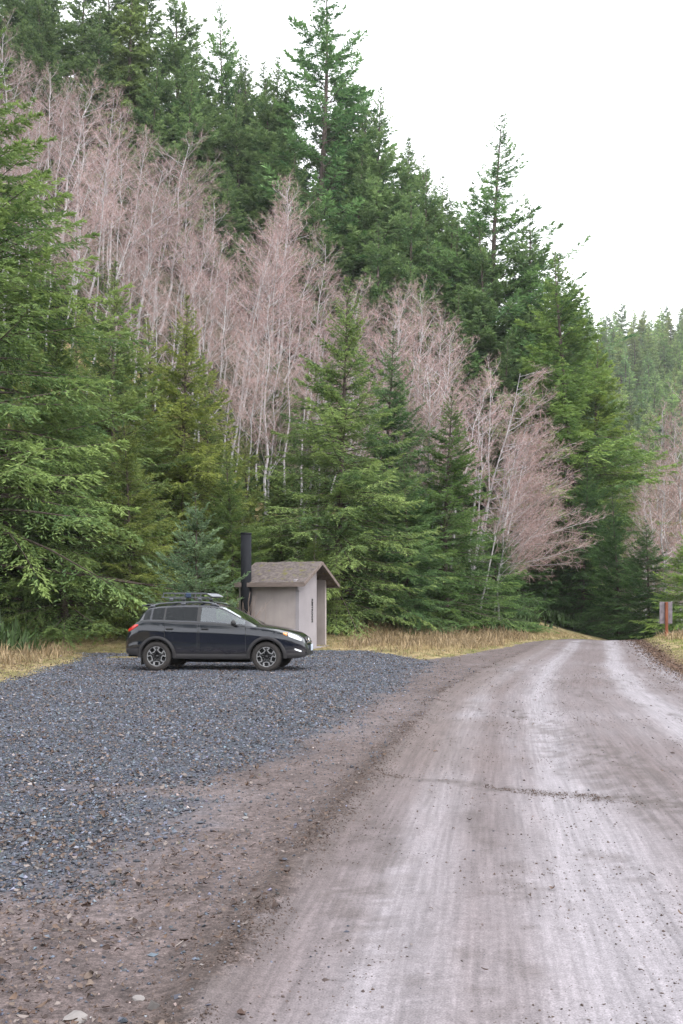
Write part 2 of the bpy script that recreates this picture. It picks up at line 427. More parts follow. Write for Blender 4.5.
def scatter_leaves():
    n = 130000
    Y = 2.6*np.exp(rng.uniform(0, math.log(34/2.6), n)); X = rng.uniform(-12, 6, n)
    vis = (np.abs(X) < .36*Y + 4.0); X, Y = X[vis], Y[vis]
    le, re, dr, bank, back, right, grass, gr = zones(X, Y)
    d = .75*sm(10, 5.5, Y)*sm(.25, -1.2, X - le) + .50*sm(-.4, .5, gr) + .10 * (X < le) + .006
    d = d*sm(.3, .6, fbm(X*1.4, Y*1.4, 71) + .08)
    # right bank of leaf litter
    k = (rng.random(len(X)) < d); X, Y = X[k], Y[k]
    m = 5000
    Yb = rng.uniform(16, 46, m); Xb = pw(Yb, RE) + rng.normal(.12, .30, m)
    X = np.concatenate([X, Xb]); Y = np.concatenate([Y, Yb]); n = len(X)
    Z = ground_z(X, Y) + rng.uniform(.008, .028, n)
    a = rng.uniform(0, 6.28, n); til = rng.normal(0, .35, (n, 2))
    D = norm(np.stack([np.cos(a), np.sin(a), til[:, 0]], -1)); S = norm(np.stack([-np.sin(a), np.cos(a), til[:, 1]], -1))
    L = np.clip(rng.lognormal(math.log(.025), .42, n), .008, .055)*np.clip(.85 + .02*Y, .9, 1.5); W = L*rng.uniform(.5, .85, n)
    P = np.stack([X, Y, Z], -1) - D*(L/2)[:, None]
    U = norm(np.cross(D, S)); curl = rng.normal(.0, .25, n)*L
    pts = []
    for v, w in ((0, 0.08), (.28, .8), (.6, .9), (1, .05)):
        for sg in (-1, 0, 1):
            pts.append(P + D*(L*v)[:, None] + S*(W*w*.5*sg)[:, None] + U*((curl*(2*v - 1)**2) + (L*.12 if sg else 0))[:, None])
    V = np.stack(pts, 1)
    fq = []
    for r in range(3):
        for c in range(2): fq.append([r*3 + c, r*3 + c + 1, r*3 + c + 4, r*3 + c + 3])
    Fq = (np.array(fq)[None] + (np.arange(n)*12)[:, None, None]).reshape(-1, 4)
    pal = .42*np.array([[.30, .21, .17], [.40, .30, .26], [.22, .14, .11], [.31, .205, .15], [.48, .40, .37], [.15, .09, .07], [.36, .27, .22]])
    C = pal[rng.integers(0, len(pal), n)]*rng.uniform(.7, 1.25, (n, 1))
    C[-m:] = np.array([.105, .068, .052])*rng.uniform(.5, 1.9, (m, 1))
    me = np_mesh('fallen_leaves', V.reshape(-1, 3), Fq, M_leaf, cols=np.repeat(C, 12, 0), smooth=True)
    tag(link('fallen_leaves', me), label='brown and tan fallen leaves littered over gravel and verge', kind='stuff')

def tufts(X, Y, hgt, nb, C1, name, label, m=M_grass, spread=.06, wid=.008, lean=.55, zoff=0.0):
    n = len(X); Z = ground_z(X, Y) + zoff
    X = np.repeat(X, nb) + rng.normal(0, spread, n*nb); Y = np.repeat(Y, nb) + rng.normal(0, spread, n*nb)
    Z = np.repeat(Z, nb) - .01; H = np.repeat(hgt, nb)*rng.uniform(.5, 1.15, n*nb)
    C = np.repeat(C1, nb, 0)*rng.uniform(.75, 1.25, (n*nb, 1))
    a = rng.uniform(0, 6.28, n*nb); l = np.abs(rng.normal(lean*.6, lean*.5, n*nb))
    D = norm(np.stack([np.cos(a)*l, np.sin(a)*l, np.ones_like(a)], -1)); S = np.stack([-np.sin(a), np.cos(a), 0*a], -1)
    P = np.stack([X, Y, Z], -1)
    w = wid*rng.uniform(.7, 1.4, n*nb)*np.clip(Y/22, .6, 2)
    m1 = P + D*(H*.55)[:, None]; t = P + D*H[:, None] + np.stack([np.cos(a), np.sin(a), -.6 + 0*a], -1)*(H*.25*l)[:, None]
    V = np.stack([P - S*(w/2)[:, None], P + S*(w/2)[:, None], m1 + S*(w*.45)[:, None], m1 - S*(w*.45)[:, None], t], 1)
    i = (np.arange(n*nb)*5)[:, None]
    me = np_mesh(name, V.reshape(-1, 3), [i + np.array([[0, 1, 2, 3]]), i + np.array([[3, 2, 4]])], m, cols=np.repeat(C, 5, 0))
    return tag(link(name, me), label=label, kind='stuff')

def scatter_grass():
    X = rng.uniform(-17, 23, 90000); Y = rng.uniform(12, 56, 90000)
    k = np.abs(X) < .36*Y + 1.5; X, Y = X[k], Y[k]
    le, re, dr, bank, back, right, grass, gr = zones(X, Y)
    g = (grass > .02) & (dr < 0) & ((right < 0) | (right > .45))
    g &= fbm(X*1.3, Y*1.3, 86) + .25*fbm(X*5, Y*5, 87) > .44 + .2*rng.random(len(X)) - .12
    hz = hill(X, Y); g &= (hz < 2.5) & ((Y < 44) | (X > 4))
    X, Y, right, bank, back, grass = X[g], Y[g], right[g], bank[g], back[g], grass[g]
    n1 = fbm(X*.5, Y*.5, 81)
    dry = sm(.36, .58, n1 + .20*sm(.4, 1.6, grass)*(right < 0) - .14*(right > 0) + .05)
    dry = np.where(X < -4, dry*.62, np.where(right > 0, dry*.6, dry*.82)); green = (rng.random(len(X)) > dry)
    ht = np.where(green, rng.uniform(.05, .11, len(X)), rng.uniform(.10, .24, len(X)))
    ht = ht*np.where((X > 1) & (right < 0) & (X < 9), 1.55, 1.0)
    ht = ht*np.where(X < -4, .38, np.where((X < 9), .46, .7))
    ht = ht*(.45 + 1.1*fbm(X*1.1, Y*1.1, 88))
    # low and green along the gravel edge
    eg = grass < .7
    ht = np.where(eg, ht*.45, ht); green = green | (eg & (rng.random(len(X)) < .55))
    cg = np.array([.20, .225, .07]); cd = np.array([.40, .315, .175]); cb = np.array([.19, .13, .075])
    C = np.where(green[:, None], cg*rng.uniform(.7, 1.4, (len(X), 1)), np.where((rng.random(len(X)) < np.where(X < -4, .6, .22))[:, None], cb, cd))
    tufts(X, Y, ht, 6, C, 'grass', 'dry tan and yellow green grass on the verges')
    # dead bracken and taller straw behind the verge
    X = np.concatenate([rng.uniform(.2, 9, 2600), rng.uniform(-12, -7, 1500), rng.uniform(12, 20, 900)])
    Y = np.concatenate([rng.uniform(33, 48, 2600), rng.uniform(21, 33, 1500), rng.uniform(38, 50, 900)])
    le, re, dr, bank, back, right, grass, gr = zones(X, Y)
    k = (grass > .9) & (dr < -.3) & (hill(X, Y) < 1.5) & (fbm(X*.7, Y*.7, 83) > .42)
    X, Y = X[k], Y[k]
    tufts(X, Y, rng.uniform(.15, .5, len(X)), 5, np.array([.30, .225, .135])*rng.uniform(.6, 1.3, (len(X), 1)), 'dead_bracken',
          'tan dead bracken and straw at the forest edge', spread=.14, wid=.016, lean=.9)
    X = rng.uniform(-4.2, -.6, 110); Y = rng.uniform(5, 11, 110); k = fbm(X, Y, 89) > .5
    tufts(X[k], Y[k], rng.uniform(.015, .035, k.sum()), 10, np.array([.19, .23, .06])*np.ones((k.sum(), 1)), 'weeds', 'tiny green weeds sprouting through gravel and dirt', spread=.025, wid=.006, lean=1.2)
    # fern and salal undergrowth at the foot of the trees and on the slope
    X = rng.uniform(-20, 24, 9000); Y = rng.uniform(29, 66, 9000)
    le, re, dr, bank, back, right, grass, gr = zones(X, Y)
    k = (dr < -1.5) & ((back > 6.0) | (bank > 1.8) | (right > 3)) & (np.abs(X) < .36*Y + 1.5) & (fbm(X*.5, Y*.5, 85) > .40)
    k &= ~((X > -6.5) & (X < .9) & (Y < 38)) & ~((X > 0) & (X < 12) & (Y < 47))
    X, Y = X[k], Y[k]
    tufts(X, Y, rng.uniform(.35, 1.15, len(X)), 14, np.array([.050, .085, .028])*rng.uniform(.6, 1.7, (len(X), 1)), 'undergrowth',
          'dark green ferns and low brush under the trees', m=M_fern, spread=.28, wid=.06, lean=1.1)
scatter_gravel(); scatter_grit(); scatter_leaves(); scatter_grass()

# ------------------------------------------------------------------ trees
def tube_np(pts, rad, n=5):
    pts = np.asarray(pts, float); k = len(pts)
    t = norm(np.gradient(pts, axis=0))
    ref = np.array([.3, .9, .1]); x = norm(np.cross(t, ref)); y = np.cross(t, x)
    a = np.arange(n)*2*math.pi/n
    V = pts[:, None] + (x[:, None]*np.cos(a)[None, :, None] + y[:, None]*np.sin(a)[None, :, None])*np.asarray(rad)[:, None, None]
    i = np.arange(k - 1)[:, None]*n; j = np.arange(n)[None]
    Q = np.stack([i + j, i + (j + 1) % n, i + n + (j + 1) % n, i + n + j], -1).reshape(-1, 4)
    return V.reshape(-1, 3), Q
def join(parts):
    Vs, Qs, o = [], [], 0
    for V, Q in parts:
        Vs.append(V); Qs.append(Q + o); o += len(V)
    return np.concatenate(Vs), np.concatenate(Qs)

def conifer(name, seed, H, Rr, B, T, K, bl, bw, crown0=.03, shape=.85, irr=.25, droop=.35, up=.15, e_top=.9, e_low=-.05,
            hang=.15, pale=(.285, .375, .150), dark=(.090, .165, .078), twl=.42, gaps=0.0, trunk_r=None, open_top=0.0, bald=.12):
    r = np.random.default_rng(seed)
    # branches
    t = crown0 + (1 - crown0)*(np.arange(B) + r.uniform(-.4, .4, B))/B
    t = np.clip(1 - (1 - t)**1.0, crown0, .995)
    nw = max(6, int(H/.42)); tw = (np.floor(t*nw) + r.uniform(.2, .5, B))/nw      # gather in whorls
    mixw = r.random(B) < .7; t = np.where(mixw, np.clip(tw, crown0, .995), t)
    ph = r.uniform(0, 6.283, B)
    sect = 1 + irr*(fbm(np.cos(ph)*1.3 + 5 + t*5, np.sin(ph)*1.3 + 9 + t*3, seed, 3) - .5)*2.6
    L = Rr*np.power(np.clip(1 - t, 0, 1), shape)*np.clip(.72 + t*2.2, 0, 1)*sect*r.uniform(.66, 1.15, B) + .004*H
    L = np.maximum(L, .006*H)
    if gaps > 0: L = np.where(r.random(B) < gaps, L*.35, L)
    e = e_low + (e_top - e_low)*np.power(t, 1.6) + r.normal(0, .10, B)
    bend = lambda z: np.stack([.02*H*np.sin(z/H*3 + seed), .02*H*np.cos(z/H*2.3 + seed) - .02*H*math.cos(seed), z], -1) - np.array([.02*H*math.sin(seed), 0, 0])
    B0 = bend(t*H)
    h = np.stack([np.cos(ph), np.sin(ph), 0*ph], -1); S = np.stack([-np.sin(ph), np.cos(ph), 0*ph], -1)
    dr = droop*(1 - .7*t)*r.uniform(.6, 1.3, B); upc = up*r.uniform(.5, 1.4, B)
    Zax = np.array([0, 0, 1.])
    def pos(u):   # u (B,U)
        return B0[:, None] + h[:, None]*(L*np.cos(e))[:, None, None]*u[..., None] + Zax*((L[:, None])*(np.sin(e)[:, None]*u - dr[:, None]*u**2 + upc[:, None]*u**3))[..., None]
    u = np.linspace(0, 1, T)[None] + r.uniform(-.5, .5, (B, T))/T
    u = np.clip(bald + (1 - bald)*u, .03, 1)
    side = np.where((np.arange(T) % 2)[None] == 0, 1., -1.)*np.ones((B, 1))
    P = pos(u); Tn = norm(pos(np.clip(u + .02, 0, 1.1)) - P)
    keep = r.random((B, T)) < np.clip(L/(Rr*.60), .13, 1)[:, None]
    fine = np.clip(L/(Rr*.35), .30, 1)[:, None]*np.ones((B, T))
    a = r.uniform(.55, 1.15, (B, T)); tip = u > .93; a = np.where(tip, a*.25, a)
    hz = hang*(1 - .6*t)[:, None] + r.normal(0, .16, (B, T))
    D = norm(Tn*np.cos(a)[..., None] + S[:, None]*(side*np.sin(a))[..., None] - Zax*hz[..., None])
    tl = np.clip(twl*L[:, None]*np.power(1 - u*.93, .75)*r.uniform(.6, 1.2, (B, T)), (.09 + bl*.4)*fine, 1.25)
    cb = np.clip(r.normal(.42, .20, B)[:, None] + r.normal(0, .16, (B, T)) + .22*(u > .75), 0, 1)
    kk = keep.ravel(); fine = fine.ravel()[kk]
    P = P.reshape(-1, 3)[kk]; D = D.reshape(-1, 3)[kk]; tl = tl.ravel()[kk]; cb = cb.ravel()[kk]
    n = len(P)
    v = (np.arange(K)[None] + r.uniform(0, 1, (n, K)))/K
    sg = np.where((np.arange(K)[None] % 2) == 0, 1., -1.)*np.ones((n, 1))
    Sd = norm(np.cross(D, Zax) + 1e-6)
    bp = P[:, None] + D[:, None]*(tl[:, None]*v)[..., None] - Zax*(tl[:, None]*v**2*.22)[..., None]
    bd = norm(D[:, None] + Sd[:, None]*(sg*r.uniform(.25, .8, (n, K)))[..., None] + r.normal(0, .28, (n, K, 3)))
    bs = norm(np.cross(bd, Zax + r.normal(0, .7, (n, K, 3))))
    bL = bl*r.uniform(.65, 1.3, (n, K))*fine[:, None]; bW = bw*r.uniform(.7, 1.3, (n, K))*(fine[:, None]**.6)
    V, Q = quad_blades(bp.reshape(-1, 3), bd.reshape(-1, 3), bs.reshape(-1, 3), bL.ravel(), bW.ravel())
    c = np.clip(np.repeat(cb, K) + r.normal(0, .10, n*K), 0, 1)[:, None]
    C = np.array(dark)*(1 - c) + np.array(pale)*c
    C = C*r.uniform(.85, 1.15, (len(C), 1))
    # a leader of short needles at the very tip
    crown = np_mesh(name + '_crown', V, Q, M_needle, cols=np.repeat(C, 4, 0))
    tr = trunk_r or H*.0125
    zz = np.linspace(-.3, H*.995, 14)
    parts = [tube_np(bend(zz), np.maximum(tr*(1 - zz/H*.97)*(1 + .35*np.exp(-np.maximum(zz, 0)/ (.03*H))), .006), 9)]
    uu = np.linspace(0, .92, 5)[None]*np.ones((B, 1))
    bpts = pos(uu)
    for b in range(B):
        parts.append(tube_np(bpts[b], np.linspace(.0085*L[b] + .006, .003, 5), 3))
    TV, TQ = join(parts)
    trunk = np_mesh(name + '_trunk', TV, TQ, M_bark, smooth=True)
    return trunk, crown, H

def ribbons(A, B_, w0, w1, r):
    n = len(A); d = norm(B_ - A); s = norm(np.cross(d, r.normal(size=(n, 3))))
    V = np.stack([A - s*w0[:, None]/2, A + s*w0[:, None]/2, B_ + s*w1[:, None]/2, B_ - s*w1[:, None]/2], 1)
    return V.reshape(-1, 3), np.arange(n*4).reshape(-1, 4)

def alder(name, seed, H, lean, tw=1.0, limb0=.28, spread=1.0, nl=30, flat=0.0):
    r = np.random.default_rng(seed)
    zz = np.linspace(0, 1, 12)
    ld = np.array([1.0, -.25]); wob = np.cumsum(r.normal(0, .007, (12, 2)), 0)
    tp = np.stack([lean*H*(zz**1.3)*ld[0] + wob[:, 0]*H, lean*H*(zz**1.3)*ld[1] + wob[:, 1]*H, zz*H - .25], -1)
    tp -= np.array([tp[0, 0], tp[0, 1], 0])
    parts = [tube_np(tp, np.maximum(.0066*H*(1 - zz*.9), .014), 7)]
    RA, RB, RW0, RW1, RC = [], [], [], [], []
    bark = np.array([.40, .36, .36]); red = np.array([.355, .228, .205]); gry = np.array([.435, .382, .385])
    for i in range(nl):
        t = limb0 + (1 - limb0)*((i + r.random())/nl)**.9
        t = min(t, .99)
        p0 = np.array([np.interp(t, zz, tp[:, k]) for k in range(3)])
        ph = r.uniform(0, 6.283)
        Ln = H*.27*spread*(1.08 - t)**.6*r.uniform(.6, 1.2)
        el = (r.uniform(.12, .72) + .45*t)*(1 - flat) + flat*(r.uniform(-.30, .45) + .35*t)
        hd = np.array([math.cos(ph), math.sin(ph), 0]); hd[0] += .30 + .8*flat; hd[:2] /= np.linalg.norm(hd[:2])
        u = np.linspace(0, 1, 6)
        wb = np.cumsum(r.normal(0, .025, (6, 3)), 0)
        lp = p0 + hd*(Ln*math.cos(el)*u)[:, None] + np.array([0, 0, 1])*(Ln*(math.sin(el)*u + .18*u**2))[:, None] + wb*Ln
        lp[0] = p0
        parts.append(tube_np(lp, np.linspace(.0026*H*(1.15 - t) + .008, .006, 6), 4))
        ns = max(5, int(12*Ln/3.5))
        for j in range(ns):
            us = .18 + .82*(j + r.random())/ns
            ps = np.array([np.interp(us, u, lp[:, k]) for k in range(3)])
            tg = norm(lp[min(int(us*5) + 1, 5)] - lp[min(int(us*5), 4)])
            sd = norm(np.cross(tg, r.normal(size=3)))
            d = norm(tg*r.uniform(.5, .9) + sd*r.uniform(.4, .9) + np.array([0, 0, r.uniform(.0, .35)]))
            sl = Ln*.40*(1.15 - us)*r.uniform(.6, 1.3) + .25
            m = ps + d*sl*.5 + r.normal(0, .04, 3)*sl; q = m + norm(d + r.normal(0, .18, 3) + np.array([0, 0, .12]))*sl*.5
            for A, Bb, w0, w1 in ((ps, m, .020, .014), (m, q, .014, .008)):
                RA.append(A[None]); RB.append(Bb[None]); RW0.append([w0*tw]); RW1.append([w1*tw]); RC.append(gry[None]*r.uniform(.8, 1.15))
            nt = int(3 + sl*4.0)
            vt = r.uniform(.12, 1, nt)[:, None]
            A = np.where(vt < .5, ps + (m - ps)*vt*2, m + (q - m)*(vt*2 - 1))
            dd = norm(d + r.normal(0, .55, (nt, 3)) + np.array([0, 0, .12]))
            ll = r.uniform(.22, .65, nt)*np.clip(sl, .5, 1.3)
            Bn = A + dd*ll[:, None]
            RA.append(A); RB.append(Bn); RW0.append(np.full(nt, .011*tw)); RW1.append(np.full(nt, .006*tw))
            mixc = r.uniform(0, 1, (nt, 1)); RC.append(gry*(1 - mixc) + red*mixc)
            # side twiglets and catkins
            k = 3 if tw < 1.28 else 2
            A2 = np.repeat(A, k, 0) + np.repeat(Bn - A, k, 0)*r.uniform(.25, 1, (nt*k, 1))
            d2 = norm(np.repeat(dd, k, 0) + r.normal(0, .7, (nt*k, 3)))
            l2 = r.uniform(.08, .28, nt*k)
            RA.append(A2); RB.append(A2 + d2*l2[:, None]); RW0.append(np.full(nt*k, .009*tw)); RW1.append(np.full(nt*k, .007*tw))
            mixc = r.uniform(.05, .95, (nt*k, 1)); RC.append((gry*(1 - mixc) + red*mixc)*r.uniform(.8, 1.2, (nt*k, 1)))
    A = np.concatenate(RA); Bn = np.concatenate(RB)
    V, Q = ribbons(A, Bn, np.concatenate(RW0), np.concatenate(RW1), r)
    crown = np_mesh(name + '_twigs', V, Q, M_twig, cols=np.repeat(np.concatenate(RC), 4, 0))
    TV, TQ = join(parts)
    return np_mesh(name + '_trunk', TV, TQ, M_alderbark, smooth=True), crown, H

def place_tree(kind, proto, x, y, h, rz, label, cat, group, tint=(1, 1, 1), wide=1.0, z=None, tag_only=None):
    trunk, crown, H = proto
    o = thing(kind, label, cat, (x, y, (float(hill(np.array([x]), np.array([y]))[0]) if z is None else z) - .1), rz, group)
    s = h/H; o.scale = (s*wide, s*wide, s)
    t = link('trunk', trunk, o); c = link('crown', crown, o)
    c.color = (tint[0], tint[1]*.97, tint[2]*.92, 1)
    return o
def at(px, Y): return (px - CX)/F*Y
def topz(py, Y): return CH + (HZ - py)/F*Y
def tree_px(kind, proto, px, tip, Y, label, cat='tree', group=None, tint=(1, 1, 1), wide=1.0, rz=None):
    x = at(px, Y); z0 = float(hill(np.array([x]), np.array([Y]))[0])
    return place_tree(kind, proto, x, Y, topz(tip, Y) - z0 + .1, rng.uniform(0, 6.28) if rz is None else rz, label, cat, group, tint, wide)

wispy = conifer('wispy_fir', 13, 12, 3.4, 260, 30, 12, .135, .033, droop=.35, up=.28, hang=.12, twl=.40, irr=.45, gaps=.30, shape=.8, bald=.2, pale=(.36, .42, .16), dark=(.14, .21, .08))
near = [conifer('near_fir_a', 3, 14, 4.6, 360, 40, 14, .135, .033, droop=.45, up=.25, hang=.25, twl=.36, irr=.3, shape=.9),
        conifer('near_fir_b', 4, 14, 4.2, 360, 40, 14, .130, .033, droop=.30, up=.22, hang=.16, twl=.36, irr=.35, shape=.9),
        conifer('near_fir_c', 5, 13, 4.2, 340, 38, 14, .130, .033, droop=.55, up=.32, hang=.25, twl=.40, irr=.3, shape=.88),
        conifer('near_fir_d', 6, 16, 5.2, 380, 44, 14, .140, .034, droop=.55, up=.25, hang=.35, twl=.34, irr=.3, crown0=.02)]
young = conifer('young_fir', 11, 5, 1.9, 130, 22, 9, .12, .034, droop=.10, up=.25, hang=.0, twl=.45, pale=(.24, .33, .17), dark=(.09, .15, .085))
ridge = [conifer('ridge_fir_a', 21, 34, 8.2, 250, 30, 8, .44, .115, crown0=.15, droop=.34, up=.26, hang=.10, twl=.27, gaps=.18, irr=.45, e_top=.75, bald=.22, shape=.82),
         conifer('ridge_fir_b', 22, 30, 7.0, 270, 30, 8, .42, .110, crown0=.06, droop=.42, up=.24, hang=.20, twl=.30, gaps=.08, irr=.4, shape=.85),
         conifer('ridge_fir_c', 23, 27, 6.6, 270, 30, 8, .40, .110, crown0=.05, droop=.35, up=.28, hang=.15, twl=.30, gaps=.05, irr=.4, shape=.85),
         conifer('ridge_cedar', 24, 26, 4.6, 260, 26, 8, .42, .100, crown0=.05, droop=.75, up=.10, hang=.75, twl=.34, irr=.35,
                 pale=(.30, .40, .14), dark=(.13, .20, .075))]
tall = [conifer('tall_fir_a', 31, 32, 8.6, 300, 36, 9, .35, .088, crown0=.10, droop=.34, up=.28, hang=.10, twl=.27, gaps=.14, irr=.40, e_top=.72, bald=.15, shape=.85),
        conifer('tall_fir_b', 32, 26, 6.8, 320, 36, 9, .32, .085, crown0=.02, droop=.50, up=.24, hang=.35, twl=.32, irr=.35, shape=.82)]
far_t = [conifer('far_fir_a', 41, 26, 4.8, 90, 14, 4, 1.0, .34, crown0=.03, droop=.35, twl=.4, pale=(.25, .37, .15), dark=(.10, .17, .08)),
         conifer('far_fir_b', 42, 26, 4.2, 90, 14, 4, 1.0, .34, crown0=.03, droop=.45, twl=.4, irr=.4, pale=(.31, .42, .15), dark=(.13, .20, .09))]
alders = [alder('alder_%s' % 'abcdefghi'[i], 50 + i, 17, (.13, .06, .17, .09, .22, .03, .15, .10, .26)[i], tw=1.12, limb0=(.40, .5, .35, .45, .4, .55, .3, .45, .4)[i], nl=(24, 20, 26, 22, 24, 18, 26, 22, 20)[i], spread=(1.3, 1.1, 1.5, 1.3, 1.2, 1.0, 1.6, 1.4, 1.5)[i]) for i in range(9)]
alder_side = [alder('arching_alder', 71, 15, .20, tw=1.25, limb0=.10, spread=1.7, nl=34, flat=1.0), alder('red_alder', 72, 17, .02, tw=1.3, limb0=.15, spread=1.2, nl=36)]

# near firs ----------------------------------------------------------------
NF = 'firs along the edge of the parking area'
tree_px('fir_tree', near[3], -16, -15, 34, 'tall dark fir at the photo edge with drooping boughs low over the grass bank', 'fir tree', NF, (1.0, 1.05, .85), 1.0)
tree_px('fir_tree', near[2], 66, 312, 35, 'bushy green fir rising between the edge fir and the car', 'fir tree', NF, (1.0, 1.02, .85))
tree_px('fir_tree', near[1], 118, 256, 40, 'thin-topped pale green fir reaching up into the alder trunks', 'fir tree', NF, (1.15, 1.12, .95))
tree_px('fir_tree', near[0], 178, 294, 42, 'yellow-green fir standing directly behind the roof of the car', 'fir tree', NF, (1.30, 1.14, .75))
tree_px('fir_tree', near[0], 128, 410, 36, 'shorter olive fir behind the tail of the car', 'fir tree', NF, (1.12, 1.0, .7))
tree_px('fir_tree', young, 193, 492, 33, 'small blue-green young fir just above the car roof', 'fir tree', NF, (1.0, 1.05, 1.1))
tree_px('fir_tree', near[1], 232, 452, 40, 'dark fir behind the black vent pipe of the hut', 'fir tree', NF, (.9, .95, .75), 1.15)
tree_px('fir_tree', near[2], 283, 465, 44, 'low fir half hidden behind the hut roof', 'fir tree', NF, (.95, .95, .75), 1.1)
tree_px('fir_tree', near[0], 336, 276, 42.5, 'big bright green fir with a broad pointed crown beside the hut', 'fir tree', NF, (1.08, 1.10, .95), 1.05)
tree_px('fir_tree', near[1], 380, 330, 47, 'bluish fir behind the shoulder of the big bright fir', 'fir tree', NF, (.80, .95, 1.0), 1.1)
tree_px('fir_tree', near[2], 408, 452, 44, 'feathery fir at the verge between the hut and the dark fir', 'fir tree', NF, (.75, .92, .9), 1.2)
tree_px('fir_tree', near[1], 447, 384, 46, 'dark green fir with a bare trunk showing above the dry verge', 'fir tree', NF, (.75, .88, .7), 1.1)
tree_px('fir_tree', near[2], 500, 510, 50, 'low dark fir under the arching bare branches near the road', 'fir tree', NF, (.62, .80, .65), 1.4)
tree_px('fir_tree', near[0], 318, 530, 40.5, 'short light fir pressed against the gable side of the hut', 'fir tree', NF, (1.1, 1.08, .75), 1.3)
tree_px('fir_tree', near[2], 8, 420, 35.5, 'low fir with pale sweeping boughs over the grass bank', 'fir tree', NF, (1.0, 1.05, .75), 1.1)
tree_px('fir_tree', near[1], 88, 430, 37, 'dark fir in the gap between the bushy fir and the olive fir', 'fir tree', NF, (.75, .82, .65), 1.2)

for px, tip, Y, lab in ((152, 318, 44.5, 'wispy pale fir in front of the white alder stems, just beyond the yellow-green fir'), (212, 350, 45.5, 'wispy pale fir before the alder stems above the vent pipe'),
                        (84, 296, 43, 'wispy pale fir standing before the alder stems above the grass bank'), (40, 330, 40, 'wispy pale fir in the shade of the edge fir'), (250, 430, 47, 'small wispy fir at the foot of the alder stems above the hut')):
    tree_px('fir_tree', wispy, px, tip, Y, lab, 'fir tree', NF, (1.05, 1.03, .85), 1.1)
# tall conifers by the bend ---------------------------------------------------
BG = 'tall conifers at the road bend'
tree_px('fir_tree', tall[0], 499, 106, 85, 'tall open-crowned fir whose spire stands alone against the white sky', 'fir tree', BG, (.85, 1.05, 1.0), 1.2)
tree_px('fir_tree', tall[1], 572, 252, 72, 'broad dark green fir that fills the inside of the road bend', 'fir tree', BG, (.95, 1.05, .75), 1.25)
tree_px('fir_tree', tall[1], 602, 330, 77, 'olive-sided fir at the outer edge of the dark stand, nearest the far hill', 'fir tree', BG, (1.15, 1.15, .7), 1.2)
tree_px('fir_tree', tall[1], 540, 305, 79, 'dark fir behind the arching bare alder at the bend', 'fir tree', BG, (.85, 1.0, .8), 1.15)
tree_px('fir_tree', near[3], 582, 455, 66, 'lower shadowy fir right behind the end of the road', 'fir tree', BG, (.48, .66, .55), 1.0)  # tint darkened to put the road-end shade into the needle colour
tree_px('fir_tree', near[0], 548, 480, 67, 'shadowy fir behind the dry verge where the road disappears', 'fir tree', BG, (.5, .68, .55), 1.2)
tree_px('fir_tree', near[1], 618, 492, 62, 'shadowy fir with dead lower branches beyond the road crest', 'fir tree', BG, (.45, .62, .52), 1.0)  # shade under the stand painted in through the dark tint
tree_px('fir_tree', near[2], 648, 520, 59, 'shadowy fir behind the sign post', 'fir tree', BG, (.5, .68, .56), 1.2)  # dark tint again paints shade onto the crown
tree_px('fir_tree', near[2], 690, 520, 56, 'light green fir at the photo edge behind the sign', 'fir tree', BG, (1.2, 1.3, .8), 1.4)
tree_px('fir_tree', tall[1], 640, 455, 92, 'pale fir under the far hill in the gap beyond the bend', 'fir tree', BG, (1.2, 1.3, 1.0), 1.0)

